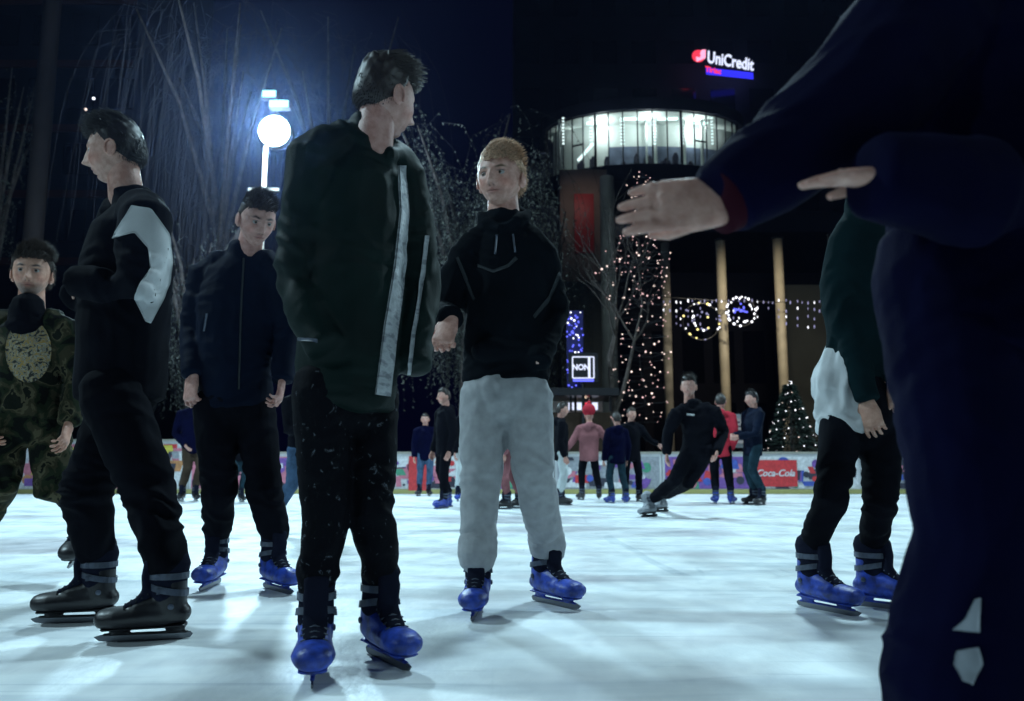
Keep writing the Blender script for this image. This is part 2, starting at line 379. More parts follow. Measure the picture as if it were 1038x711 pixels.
# ---------------------------------------------------------------- skate (toe towards -y, blade contact at z=0)
SK = {}
def skate_meshes(kind):
    if kind in SK: return SK[kind]
    out = []
    shell, cuff, hold = {'blue': ('plastic_blue', 'liner', 'plastic_blue'), 'black': ('plastic_black', 'liner', 'plastic_black'),
                         'slate': ('plastic_slate', 'liner', 'plastic_grey'), 'grey': ('plastic_grey', 'plastic_grey', 'plastic_black')}[kind]
    mb = MB()
    X = (1, 0, 0)
    mb.rtube([(0, .085, .108), (0, .03, .106), (0, -.05, .100), (0, -.115, .098), (0, -.150, .096)], [(.036, .036), (.040, .045), (.045, .040), (.050, .037), (.044, .034)], 20, X)
    mb.rtube([(0, .055, .11), (0, .050, .17), (0, .046, .215)], [(.042, .052), (.044, .054), (.047, .058)], 20, X)
    mb.rtube([(0, .02, .13), (0, -.05, .125)], [(.038, .05), (.036, .035)], 16, X)
    v, f, n = fuse(mb, .0055, 4); s = new_mesh('shell', v, f, M[shell]); out.append(s)
    mb = MB()
    mb.rtube([(0, .047, .16), (0, .043, .23), (0, .046, .275)], [(.044, .056), (.048, .061), (.052, .066)], 20, X)
    mb.rtube([(0, -.02, .165), (0, -.028, .23), (0, -.022, .285)], [(.030, .016), (.034, .016), (.034, .014)], 14, X)
    mb.rtube([(0, -.085, .132), (0, -.045, .150), (0, -.015, .19)], [(.026, .012), (.030, .016), (.03, .02)], 14, X)
    v, f, n = fuse(mb, .0055, 4); out.append(new_mesh('liner', v, f, M[cuff]))
    # straps and buckles
    for (z, y0, rx, ry, tl) in ((.232, .043, .0525, .0655, 0), (.186, .047, .0510, .0625, -.20)):
        mb = MB(); ring = []
        for k in range(25):
            a = 2*math.pi*k/24; ring.append(Vector((rx*math.cos(a), y0+ry*math.sin(a), z + tl*.25*math.sin(a)*.25)))
        mb.tube(ring, [(.0035, .011)]*25, 8, (0, 0, 1)) if False else None
        for k in range(24):
            a, b = ring[k], ring[k+1]; c0 = Vector((0, y0, z))
            na = (a-c0); na.z = 0; na.normalize(); nb = (b-c0); nb.z = 0; nb.normalize(); h = Vector((0, 0, .0105))
            mb.add([a-h, b-h, b+h, a+h, a-h-na*.004, b-h-nb*.004, b+h-nb*.004, a+h-na*.004], [(0, 1, 2, 3), (4, 7, 6, 5), (3, 2, 6, 7), (0, 4, 5, 1)])
        mb.box((rx*.93, y0-.012, z), (.006, .034, .015)); mb.box((rx*.95, y0-.026, z), (.007, .010, .018))
        out.append(mb.build('strap', M['strap']))
    mb = MB()   # lace / toe strap
    for k in range(5):
        t = k/4; mb.tube([Vector((-.03, -.085+.07*t, .130+.045*t)), Vector((0, -.09+.07*t, .142+.045*t)), Vector((.03, -.085+.07*t, .130+.045*t))], .0028, 6)
    out.append(mb.build('lace', M['strap'] if kind != 'black' else M['faint'], smooth=True))
    # blade holder : two towers and a bridge
    mb = MB()
    mb.rtube([(0, .10, .068), (0, -.15, .062)], [(.030, .010), (.034, .010)], 12, X)
    mb.rtube([(0, .070, .066), (0, .075, .038)], [(.014, .036), (.007, .030)], 12, X)
    mb.rtube([(0, -.100, .062), (0, -.105, .038)], [(.014, .036), (.007, .032)], 12, X)
    mb.rtube([(0, .108, .034), (0, -.150, .034)], [(.006, .007), (.006, .007)], 10, X)
    v, f, n = fuse(mb, .004, 2); out.append(new_mesh('blade_holder', v, f, M[hold]))
    mb = MB()   # steel blade with rocker-shaped ends
    prof = [(.128, .022), (.120, .006), (.09, 0), (-.13, 0), (-.165, .008), (-.180, .026), (-.160, .034), (.120, .034)]
    t = .0022; vs = [(t, y, z) for y, z in prof]+[(-t, y, z) for y, z in prof]; n = len(prof)
    fs = [tuple(range(n)), tuple(reversed(range(n, 2*n)))]+[(i, i+n, (i+1) % n+n, (i+1) % n) for i in range(n)]
    mb.add(vs, fs); out.append(mb.build('blade', M['steel']))
    mb = MB()   # ankle rivet
    for s in (-1, 1): mb = MB(); mb.ball((s*.044, .062, .135), (.004, .010, .010), None, 12, 8); out.append(mb.build('rivet', M['strap'], smooth=True))
    for o in out:
        for vt in o.data.vertices:
            z = vt.co.z; vt.co.z = z*.70 if z < .07 else z-.021
            vt.co.x *= 1.20 if z < .16 else (1.20-.14*min(1, (z-.16)/.06))
        o.data.update()
    res = [(o.name.split('.')[0], o.data) for o in out]
    for o in out: bpy.data.objects.remove(o)
    SK[kind] = res; return res

def put_skate(kind, pos, yaw, parent, tilt=0.0, roll=0.0, sc=1.0):
    e = bpy.data.objects.new('ice_skate', None); COL.objects.link(e); e.parent = parent
    e.location = Vector(pos)-parent_world(parent); e.rotation_euler = (R(tilt), R(roll), R(yaw)); e.scale = (sc, sc, sc)
    for nm, me in skate_meshes(kind):
        o = bpy.data.objects.new(nm, me); COL.objects.link(o); o.parent = e
    return e

# ---------------------------------------------------------------- decals that lie on a garment
def bvh_of(v, f): return BVHTree.FromPolygons([Vector(x) for x in v], f)
def decal(name, bvh, A, B, m, parent, off=.004, thick=.003, nu=6, nv=40, origin=None):
    """strip between polylines A and B (as seen from where the wearer is looked at), laid on the garment"""
    def samp(P, t):
        t = t*(len(P)-1); i = min(int(t), len(P)-2); k = t-i
        return (P[i][0]*(1-k)+P[i+1][0]*k, P[i][1]*(1-k)+P[i+1][1]*k)
    g = []; last = None
    for j in range(nv+1):
        a = samp(A, j/nv); b = samp(B, j/nv); row = []
        for i in range(nu+1):
            px = a[0]+(b[0]-a[0])*i/nu; py = a[1]+(b[1]-a[1])*i/nu
            h = bvh.ray_cast(CAMP, ray(px, py).normalized())
            row.append((h[0], h[1], px, py) if h[0] is not None else None)
        g.append(row)
    ok = [c for r in g for c in r if c]
    if not ok: return None
    for r in g:
        for i in range(len(r)):
            if r[i] is None:
                cand = [c for c in r if c]
                r[i] = cand[0] if cand else None
    g = [r for r in g if all(r)]
    vs = []; W_ = nu+1
    for r in g:
        for c in r: vs.append(c[0]+c[1]*off)
    n = len(vs)
    for r in g:
        for c in r: vs.append(c[0]+c[1]*(off-thick-.002))
    fs = []
    for j in range(len(g)-1):
        for i in range(nu):
            q = (j*W_+i, j*W_+i+1, (j+1)*W_+i+1, (j+1)*W_+i); fs.append(q); fs.append(tuple(k+n for k in reversed(q)))
        for i in (0, nu):
            q = (j*W_+i, (j+1)*W_+i, (j+1)*W_+i+n, j*W_+i+n); fs.append(q if i else tuple(reversed(q)))
    for j in (0, len(g)-1):
        for i in range(nu):
            q = (j*W_+i, j*W_+i+1, j*W_+i+1+n, j*W_+i+n); fs.append(q)
    return new_mesh(name, vs, fs, m, parent, True)

# ---------------------------------------------------------------- person
SKIN = (.53, .32, .26)
def person(label, S, group='skaters on the ice'):
    lod = S.get('lod', 0); sc = S.get('sc', 1.0)
    feet = [G(f[0], f[1]) for f in S['feet']]
    D = S.get('D', (feet[0].y+feet[1].y)/2)
    def P(t): return W(t[0], t[1], D+(t[2] if len(t) > 2 else 0))
    yaw = R(S['yaw']); u = Vector((math.cos(yaw), math.sin(yaw), 0)); fw = Vector((math.sin(yaw), -math.cos(yaw), 0))
    pel, chest, neck, head = P(S['pelvis']), P(S['chest']), P(S['neck']), P(S['head'])
    root = empty('person', Vector(((feet[0].x+feet[1].x)/2, D, 0)), label, 'person', group)
    hm = Matrix.Translation(head) @ Matrix.Rotation(R(S['hyaw']), 4, 'Z') @ Matrix.Rotation(R(S.get('hpitch', 0)), 4, 'X') @ Matrix.Rotation(R(S.get('hroll', 0)), 4, 'Y') @ Matrix.Diagonal((sc*S.get('hs', 1.07)*S.get('hx', 1), sc*S.get('hs', 1.07), sc*S.get('hs', 1.07), 1))
    skin = S.get('skin', SKIN)
    hv, hf, hc = make_head(hm, skin, lod, S.get('brow', (.03, .02, .02)), S.get('stubble', 0))
    # joints
    sw = S.get('shw', .185)*sc
    shz = S.get('shz', [0, 0])
    sh = [P(S['sh'][i]) if 'sh' in S else neck - Vector((0, 0, .045*sc+shz[i])) + u*(sw*(-1, 1)[i]) for i in (0, 1)]
    el = [P(S['elb'][i]) for i in (0, 1)]; wr = [P(S['wri'][i]) for i in (0, 1)]
    hw = .095*sc
    hip = [pel + u*(hw*(-1, 1)[i]) for i in (0, 1)]
    kn = [P(S['knee'][i]) for i in (0, 1)]
    ank = []
    for i in (0, 1):
        a = R(S['feet'][i][2]); l = S['feet'][i][3] if len(S['feet'][i]) > 3 else 0
        bd = Vector((-math.sin(a), math.cos(a), 0))
        ank.append(feet[i] + bd*.030*sc + Vector((0, 0, .262*sc+l)) + Vector(S.get('ankoff', [(0, 0, 0)]*2)[i]))
    # body: one mesh (torso and limbs, hands with fingers, neck, head)
    mb = MB(); wd = u
    mid = pel.lerp(chest, .45)
    mb.rtube([pel-Vector((0, 0, .03*sc)), mid, chest, neck-Vector((0, 0, .05*sc))], [(.13*sc, .09*sc), (.115*sc, .08*sc), (.14*sc, .09*sc), (.08*sc, .06*sc)], 16, wd)
    for i in (0, 1):
        mb.rtube([sh[i].lerp(neck, .25), sh[i].lerp(el[i], .1), el[i], wr[i]], [.045*sc, .042*sc, .034*sc, .024*sc], 12)
        mb.rtube([hip[i], kn[i], ank[i]], [.070*sc, .048*sc, .035*sc], 12)
    bv, bf, bn = fuse(mb, .02 if lod == 0 else .03, 3)
    V = [bv]; FF = list(bf); C = [np.tile(np.array((*skin, 1)), (len(bv), 1))]; n = len(bv)
    for i in (0, 1):
        if S.get('nohand', [0, 0])[i]: continue
        mb = MB(); hs = S.get('hand', [{}, {}])[i]
        dr = Vector(hs['dir']) if 'dir' in hs else (wr[i]-el[i])
        nr = Vector(hs['nrm']) if 'nrm' in hs else u*(-1, 1)[i]
        hand_parts(mb, wr[i]+dr.normalized()*hs.get('ext', .01), dr, nr, hs.get('side', (1, -1)[i]), hs.get('curl', .55), hs.get('spread', .06), sc*hs.get('sc', 1.0), el[i], hs.get('tuck', .25))
        v, f, no = fuse(mb, .0032 if lod == 0 else .008, 2)
        cc = np.tile(np.array((skin[0], skin[1]*.93, skin[2]*.92, 1)), (len(v), 1))
        V.append(v); C.append(cc); FF += [tuple(k+n for k in q) for q in f]; n += len(v)
    V.append(hv); C.append(hc); FF += [tuple(k+n for k in q) for q in hf]
    new_mesh('body', np.vstack(V), FF, M['skin'], root, True, np.vstack(C))
    if lod == 0: eyes(hm, root, S.get('look', 0))
    hst = dict(hl=.062, side=.009, top=.026, flow=(0, -.6, .3), n=1500, seed=len(label)); hst.update(S.get('hair', {}))
    if hst.get('m'): make_hair(hm, M[hst['m']], root, lod, hst)
    vox = S.get('vox', .009 if lod == 0 else .018)
    sd = len(label)*1.7
    # trousers
    T = S['trousers']; mb = MB(); hwid = T.get('hip', .165)*sc; hdep = T.get('hipd', .12)*sc
    top = pel.lerp(chest, .25)
    mb.rtube([top, pel, pel-Vector((0, 0, .05*sc))], [(hwid*.84, hdep*.9), (hwid, hdep), (hwid*.92, hdep*.95)], 20, u)
    r = T.get('r', (.105, .085, .075))
    for i in (0, 1):
        h0 = hip[i]-Vector((0, 0, .02*sc)); k = kn[i]; a = ank[i]
        mb.rtube([h0, h0.lerp(k, .5), k, k.lerp(a, .5), a], [r[0]*sc, (r[0]+r[1])/2*sc, r[1]*sc, (r[1]*.5+r[2]*.5)*sc, r[2]*sc], 18)
    v, f, no = fuse(mb, vox, 3)
    kz = (kn[0].z+kn[1].z)/2; az = (ank[0].z+ank[1].z)/2
    def zt(p): return 1.0 + .6*math.exp(-((p[2]-kz)/.10)**2) + .55*math.exp(-((p[2]-az-.04)/.09)**2)
    v = folds(v, no, T.get('fold', .010)*sc*.62, 7, 14, sd, zt)
    tr = new_mesh('trousers', v, f, M[T['m']], root)
    if T.get('cuff'):
        for i in (0, 1):
            mb = MB(); d = (ank[i]-kn[i]).normalized(); c = ank[i]-d*.015*sc
            for q in range(3): mb.rtube([c+d*.020*q*sc, c+d*(.020*q+.012)*sc], [r[2]*1.10*sc]*2, 18)
            cv, cf, cn = fuse(mb, .006, 1); new_mesh('cuff', cv, cf, M[T['m']], root)
    if S.get('shirt'):
        h = S['shirt']; mb = MB(); mb.rtube([P(q[:2]) for q in reversed(h['path'])], [(q[2]*sc, q[3]*sc) for q in reversed(h['path'])], 20, u, c0=.15)
        v2, f2, n2 = fuse(mb, vox, 3); v2 = folds(v2, n2, .016*sc, 14, 4, sd+3); new_mesh('shirt', v2, f2, M[h['m']], root)
    # jacket
    J = S['jacket']; mb = MB()
    hem = P(J['hem']) if 'hem' in J else pel; w = J.get('w', (.175, .185, .205)); dp = J.get('d', (.125, .125, .135))
    upc = chest.lerp(neck, .55)
    mb.rtube([hem, pel.lerp(chest, .45) if 'mid' not in J else P(J['mid']), chest, upc, neck-Vector((0, 0, .03*sc))],
             [(w[0]*sc, dp[0]*sc), (w[1]*sc, dp[1]*sc), (w[2]*sc, dp[2]*sc), (w[2]*.9*sc, dp[2]*.82*sc), (.085*sc, .075*sc)], 24, u, c0=.18)
    ar = J.get('arm', (.078, .066, .052))
    for i in (0, 1):
        s0 = sh[i]; a0 = s0.lerp(neck, .35)
        mb.rtube([a0, s0, s0.lerp(el[i], .5), el[i], el[i].lerp(wr[i], .5), wr[i]], [ar[0]*sc, ar[0]*sc, ar[0]*.96*sc, ar[1]*sc, (ar[1]+ar[2])/2*sc, ar[2]*sc], 16, c1=.25)
        mb.rtube([neck+Vector((0, 0, -.01*sc)), s0+Vector((0, 0, .012*sc))], [.050*sc, .058*sc], 12)
    nk = neck
    ch = J.get('collar', .055)
    mb.rtube([nk-Vector((0, 0, .06*sc)), nk+Vector((0, 0, ch*sc))+fw*.01], [(.085*sc, .08*sc), (.070*sc, .070*sc)], 18, u, c1=.3)
    if J.get('hood'):
        b = -fw
        mb.ball(nk+b*.085*sc+Vector((0, 0, .0)), (.11*sc, .075*sc, .085*sc), Matrix.Rotation(yaw, 3, 'Z'), 18, 12)
        mb.rtube([nk+u*-.10*sc+fw*.0, nk+u*-.06*sc+fw*.07*sc-Vector((0, 0, .05*sc)), nk+fw*.10*sc-Vector((0, 0, .085*sc)), nk+u*.06*sc+fw*.07*sc-Vector((0, 0, .05*sc)), nk+u*.10*sc], [.03*sc]*5, 12)
    for (a, b2, rr) in J.get('extra', []): mb.rtube([P(a), P(b2)], [rr*sc, rr*sc], 14)
    v, f, no = fuse(mb, vox, 3)
    els = [Vector(e) for e in el]
    def zj(p):
        pv = Vector(p); k = min((pv-e).length for e in els)
        return .8 + 1.0*math.exp(-(k/.13)**2)
    v = folds(v, no, J.get('fold', .011)*sc*.62, 7, 11, sd+9, zj)
    jk = new_mesh('jacket' if not J.get('name') else J['name'], v, f, M[J['m']], root)
    info = dict(root=root, jbvh=bvh_of(v, f), jacket=jk, D=D, P=P, wr=wr, el=el, sh=sh)
    info['tbvh'] = bvh_of(tr.data.vertices and [x.co for x in tr.data.vertices], [tuple(p.vertices) for p in tr.data.polygons])
    info['trousers'] = tr
    for i in (0, 1):
        fo = S['feet'][i]; l = fo[3] if len(fo) > 3 else 0
        put_skate(S['skate'][i] if isinstance(S['skate'], list) else S['skate'], feet[i]+Vector((0, 0, l)), fo[2], root, fo[4] if len(fo) > 4 else 0, fo[5] if len(fo) > 5 else 0, sc)
    return info

# ================================================================ people
# young man in the long dark coat, back of the head to us
A = person('young man in a long dark padded coat with a silver lining strip, head turned away', dict(
    yaw=50, hyaw=137, hpitch=4, hroll=0, head=(393, 103, .02), neck=(372, 140, .02), chest=(358, 225), pelvis=(352, 390),
    sh=[(318, 160, -.10), (408, 182, .13)], elb=[(302, 288, -.08), (424, 290, .14)], wri=[(330, 352, -.16), (418, 372, .02)], nohand=[1, 1],
    knee=[(330, 528, -.05), (377, 522, .0)], feet=[(318, 684, 12), (389, 670, 34)],
    hair=dict(m='hair_dark', side=.008, top=.036, flow=(0, -1.0, .15), n=2300, push=(0, -.004, .012), hl=.064),
    trousers=dict(m='distress', r=(.088, .068, .062), fold=.009),
    jacket=dict(m='coat', hem=(350, 414), w=(.155, .16, .175), d=(.145, .145, .15), arm=(.086, .074, .060), collar=.055, fold=.014, hood=True),
    skate='blue', skin=(.52, .33, .28)))
decal('silver_lining', A['jbvh'], [(403, 168), (405, 215), (399, 270), (389, 330), (380, 400)], [(411, 168), (413, 215), (410, 270), (402, 330), (394, 402)], M['silver'], A['root'], off=.008, thick=.006)
decal('zip_edge', A['jbvh'], [(430, 240), (425, 290), (417, 340), (410, 410)], [(434, 240), (429, 290), (421, 340), (413, 410)], M['silver'], A['root'], off=.007, nu=2)
decal('pocket_zip', A['jbvh'], [(303, 342), (322, 344)], [(303, 345), (322, 347)], M['strap'], A['root'], off=.005, nu=2, nv=10)

# fair-haired man in light grey joggers
B = person('fair-haired young man in a black hoodie and light grey joggers facing the camera', dict(
    yaw=-8, hyaw=-22, hpitch=2, hs=1.10, hx=1.13, head=(506, 181, -.05), neck=(511, 220), chest=(511, 292), pelvis=(513, 396),
    sh=[(472, 262, .0), (549, 259, .0)], elb=[(446, 318, -.04), (562, 320, .05)], wri=[(457, 324, -.28), (545, 366, -.15)], nohand=[0, 1],
    hand=[dict(dir=(-.25, -.45, -.85), nrm=(-.2, -.9, .4), curl=1.0, side=1, ext=.0, sc=1.1), {}],
    knee=[(488, 478, -.03), (540, 476, -.03)], feet=[(483, 623, -4), (559, 613, 38)], look=-.25,
    hair=dict(m='hair_blond', side=.017, top=.024, flow=(.9, -.75, .0), n=2400, push=(0, -.004, .010), hl=.064),
    brow=(.10, .07, .04), trousers=dict(m='grey_pants', hip=.185, hipd=.13, r=(.103, .090, .073), fold=.009, cuff=True),
    jacket=dict(m='black_knit', hem=(513, 386), w=(.188, .175, .185), d=(.125, .13, .13), arm=(.076, .066, .054), hood=True, fold=.013, collar=.018,
                extra=[((492, 355, -.10), (536, 355, -.10), .055)]),
    skate='blue', skin=(.60, .38, .31)), )
decal('faint_print', B['jbvh'], [(484, 268), (500, 274), (515, 268), (522, 260)], [(484, 271), (500, 277), (516, 271), (525, 263)], M['faint'], B['root'], nu=2)
decal('faint_stripe', B['jbvh'], [(566, 275), (556, 300), (540, 320)], [(569, 277), (559, 302), (542, 323)], M['faint'], B['root'], nu=2)
decal('faint_stripe', B['jbvh'], [(462, 262), (471, 285), (480, 305)], [(465, 261), (474, 284), (482, 303)], M['faint'], B['root'], nu=2)

# man in black, profile to the left
C_ = person('dark-haired young man in black tracksuit with white shoulder panel, in profile, in black skates', dict(
    yaw=-78, hyaw=-84, hpitch=6, head=(114, 155, .0), neck=(137, 206), chest=(130, 268), pelvis=(121, 396),
    sh=[(122, 224, .17), (148, 222, -.16)], elb=[(104, 290, .17), (137, 292, -.22)], wri=[(76, 300, -.06), (74, 286, -.20)], nohand=[1, 1],
    hand=[dict(dir=(-1, 0, .1), nrm=(0, 0, 1), curl=1.2), dict(dir=(-1, .3, .1), nrm=(0, -.4, 1), curl=1.2)],
    knee=[(86, 500, .05), (152, 498, -.05)], feet=[(84, 631, -80), (154, 649, -77)],
    hair=dict(m='hair_black', side=.012, top=.030, flow=(0, -.8, .35), n=1700, hl=.056),
    brow=(.02, .015, .015), trousers=dict(m='black', hip=.15, hipd=.135, r=(.110, .094, .070), fold=.012),
    jacket=dict(m='black', hem=(122, 404), w=(.165, .17, .17), d=(.155, .16, .165), arm=(.092, .078, .056), collar=.042, fold=.012),
    skate='black', skin=(.53, .34, .27)))
decal('white_panel', C_['jbvh'], [(114, 242), (136, 236), (150, 252), (152, 272), (141, 288), (136, 303), (147, 326)], [(134, 209), (153, 212), (171, 238), (174, 267), (171, 288), (166, 302), (152, 328)], M['white_cloth'], C_['root'], off=.006, nu=10)

# man in dark blue jacket between the two
D_ = person('young man in dark blue zipped jacket looking down, partly behind the long coat', dict(
    yaw=12, hyaw=38, hpitch=24, head=(261, 224, -.10), neck=(247, 256), chest=(240, 305), pelvis=(238, 408),
    sh=[(208, 277, .0), (282, 276, .0)], elb=[(197, 335, .03), (292, 336, .03)], wri=[(196, 380, -.08), (286, 385, -.08)],
    hand=[dict(dir=(.0, -.25, -1), nrm=(-.5, -.8, 0), curl=.9, sc=1.15), dict(curl=.8)],
    knee=[(223, 500, -.05), (268, 498, -.05)], feet=[(215, 595, 2), (279, 599, 42)],
    hair=dict(m='hair_brown', side=.009, top=.026, flow=(0, -.6, .4), n=1200),
    trousers=dict(m='black', hip=.165, r=(.098, .084, .068), fold=.010),
    jacket=dict(m='bluejk', hem=(240, 414), w=(.17, .175, .19), d=(.12, .12, .13), arm=(.082, .070, .056), collar=.04, fold=.012),
    skate='blue', skin=(.54, .34, .29)))
decal('jacket_zip', D_['jbvh'], [(209, 318), (206, 336)], [(211, 318), (208, 336)], M['strap'], D_['root'], nu=1, nv=8)

decal('front_zip', D_['jbvh'], [(246, 262), (243, 320), (241, 395)], [(248, 262), (245, 320), (243, 395)], M['faint'], D_['root'], off=.004, nu=1)
decal('drawstring', B['jbvh'], [(503, 238), (501, 258)], [(505, 238), (503, 258)], M['strap'], B['root'], off=.006, nu=1, nv=8)
decal('drawstring', B['jbvh'], [(519, 238), (521, 256)], [(521, 238), (523, 256)], M['strap'], B['root'], off=.006, nu=1, nv=8)
# man in camouflage at the left edge
E_ = person('stubbled man in camouflage clothes with a gold emblem on the chest', dict(
    D=3.9, yaw=6, hyaw=20, hpitch=2, head=(32, 277, -.03), neck=(30, 318), chest=(29, 352), pelvis=(29, 418),
    sh=[(-8, 334), (66, 334)], elb=[(-18, 384, .0), (80, 384, .02)], wri=[(-12, 425, -.1), (70, 428, -.1)],
    knee=[(0, 492, -.06), (54, 494, -.02)], feet=[(-34, 592, -20), (80, 590, 10, .13, 18)],
    hair=dict(m='hair_brown', side=.022, top=.030, flow=(.3, -.5, .2), n=1500), stubble=.9,
    trousers=dict(m='camo', hip=.16, r=(.100, .085, .072), fold=.014),
    jacket=dict(m='camo', hem=(30, 432), w=(.15, .152, .172), d=(.115, .12, .125), arm=(.078, .066, .052), collar=.02, fold=.012),
    skate='black', skin=(.56, .34, .25)))
mb = MB(); nk = W(29, 319, 3.86); mb.rtube([nk-Vector((0, 0, .055)), nk+Vector((0, -.01, .028))], [(.098, .095), (.078, .082)], 20)
v, f, n_ = fuse(mb, .008, 3); v = folds(v, n_, .006, 12, 26, 3); new_mesh('neck_warmer', v, f, M['black'], E_['root'])

aa = [R(x) for x in range(0, 181, 12)]
decal('gold_emblem', E_['jbvh'], [(29-23*math.sin(a), 356-32*math.cos(a)) for a in aa], [(29+23*math.sin(a), 356-32*math.cos(a)) for a in aa], M['emblem'], E_['root'], off=.004, nu=12)

# blurred passer-by on the right, seen beyond the outstretched arm
F_ = person('skater in dark teal jacket over a long white shirt, head behind the outstretched arm', dict(
    yaw=12, hyaw=-30, hpitch=8, head=(876, 158, .02), neck=(874, 212), chest=(868, 290), pelvis=(874, 424),
    sh=[(858, 246, -.02), (906, 248, .02)], elb=[(856, 325, -.05), (916, 325, .05)], wri=[(879, 405, -.14), (906, 385, -.1)],
    hand=[dict(dir=(.15, -.1, -1), nrm=(-.6, -.8, 0), curl=.5), dict(dir=(.1, 0, -1), nrm=(0, -1, 0), curl=.6)],
    knee=[(842, 508, -.16), (892, 512, -.12)], feet=[(834, 619, 30), (897, 617, 50)],
    hair=dict(m='hair_dark', side=.010, top=.026, n=900),
    shirt=dict(m='white_cloth', path=[(858, 362, .10, .11), (850, 385, .105, .12), (857, 438, .108, .13)]),
    trousers=dict(m='black', hip=.135, r=(.088, .066, .055), fold=.009),
    jacket=dict(m='teal', hem=(874, 384), w=(.13, .135, .155), d=(.11, .12, .125), arm=(.072, .064, .050), fold=.012),
    skate='blue', skin=(.50, .33, .25)))

# the big dark figure close to the camera, arm held out
H_ = person('close skater in dark navy clothes holding one bare hand out across the rink', dict(
    D=1.25, yaw=172, hyaw=160, head=(1008, -225), neck=(1012, -128), chest=(1024, 55), pelvis=(1024, 262),
    sh=[(1105, -60), (968, -10, -.02)], elb=[(1100, 212, -.14), (864, 108, -.05)], wri=[(884, 180, -.20), (733, 203, -.10)],
    hand=[dict(dir=(-1, .05, .02), nrm=(0, -.12, 1), side=1, curl=.10, spread=.0, tuck=-.5, sc=.80, ext=-.035), dict(dir=(-1, .05, -.08), nrm=(0, -1, .1), side=-1, curl=.14, spread=.004, sc=1.0, ext=-.005, tuck=1.0)],
    knee=[(1095, 545), (1004, 545, -.03)], feet=[(1105, 880, 150), (968, 870, 190)],
    hair=dict(m='hair_dark', side=.010, top=.02, n=500),
    trousers=dict(m='navy', hip=.165, hipd=.12, r=(.115, .104, .114), fold=.006),
    jacket=dict(m='navy', hem=(1026, 360), w=(.19, .185, .195), d=(.13, .13, .14), arm=(.115, .098, .060), fold=.009),
    skate='black', vox=.008, skin=(.52, .34, .28)))
mb = MB(); a = W(727, 205, 1.145); b = W(742, 199, 1.15); mb.tube([a, b], [(.050, .050)]*2, 24); mb.build('red_cuff', M['maroon'], H_['root'], True)
decal('white_emblem', H_['tbvh'], [(988, 608), (978, 628), (966, 638)], [(994, 606), (993, 625), (993, 640)], M['plastic_grey'], H_['root'], nv=14)
decal('white_emblem', H_['tbvh'], [(970, 660), (967, 672), (976, 690)], [(992, 656), (996, 672), (986, 693)], M['plastic_grey'], H_['root'], nv=14)

# ---------------------------------------------------------------- people further off
def far(label, foot, hpx, yaw, jm, tm, skate='black', hair='hair_dark', spread=.0, lean=(0, 0), arms='down', hyaw=None, white=None, w=1.0, top=.02, step=0.0, group='people skating near the far boards'):
    x, y = foot; D = G(x, y).y; pm = F/D; sc = hpx/pm/1.84
    k = pm*sc
    def q(dx, h, dz=0): return (x+dx*k+lean[0]*h/1.7, y-h*k+lean[1]*h/1.7, dz*sc)
    yr = R(yaw); ux, uy = math.cos(yr), math.sin(yr); fx, fy = math.sin(yr), -math.cos(yr)
    def j(s, h, fo=0): return q(s*ux+fo*fx, h, s*uy+fo*fy)
    if arms == 'down': el = [j(-.25, 1.12, -.02), j(.25, 1.12, -.02)]; wr = [j(-.25, .87, .07), j(.25, .87, .07)]
    elif arms == 'front': el = [j(-.25, 1.15, .04), j(.25, 1.15, .04)]; wr = [j(-.12, 1.12, .27), j(.10, 1.10, .27)]
    elif arms == 'out': el = [j(-.36, 1.22, .0), j(.34, 1.18, .0)]; wr = [j(-.52, 1.05, .1), j(.48, .98, .1)]
    elif arms == 'pocket': el = [j(-.29, 1.12, -.06), j(.29, 1.12, -.06)]; wr = [j(-.17, .93, .09), j(.17, .93, .09)]
    elif arms == 'one': el = [j(-.25, 1.12, -.02), j(.34, 1.22, .04)]; wr = [j(-.25, .87, .07), j(.50, 1.12, .14)]
    s = spread
    def gf(sgn):
        dx = (.11+s)*sgn*ux + step*sgn*fx; dy = (.11+s)*sgn*uy + step*sgn*fy
        Y = D + dy*sc; X = (x-CX)/F*D + dx*sc; p = Vector((X, Y, 0))
        dcam = p-CAMP; xx = dcam.x; up_ = dcam.dot(UPV); fd = dcam.dot(FWD)
        return (CX+F*xx/fd, CY-F*up_/fd)
    f0, f1 = gf(-1), gf(1)
    S = dict(lod=1, sc=sc, D=D, yaw=yaw, hyaw=yaw if hyaw is None else hyaw, head=j(0, 1.70, .03), neck=j(0, 1.50), chest=j(0, 1.30), pelvis=j(0, .96),
             elb=el, wri=wr, knee=[j(-.11-s*.5, .56, .05-step*.5), j(.11+s*.5, .56, .05+step*.5)], feet=[(f0[0], f0[1], yaw-12), (f1[0], f1[1], yaw+18)], skate=skate,
             hair=dict(m=hair, side=.012, top=top), trousers=dict(m=tm, r=(.095, .078, .066), fold=.008), vox=.016*max(1, sc),
             jacket=dict(m=jm, hem=j(0, .80), w=(.18*w, .18*w, .19*w), arm=(.08, .068, .054), fold=.010, hood=True))
    return person(label, S, group)

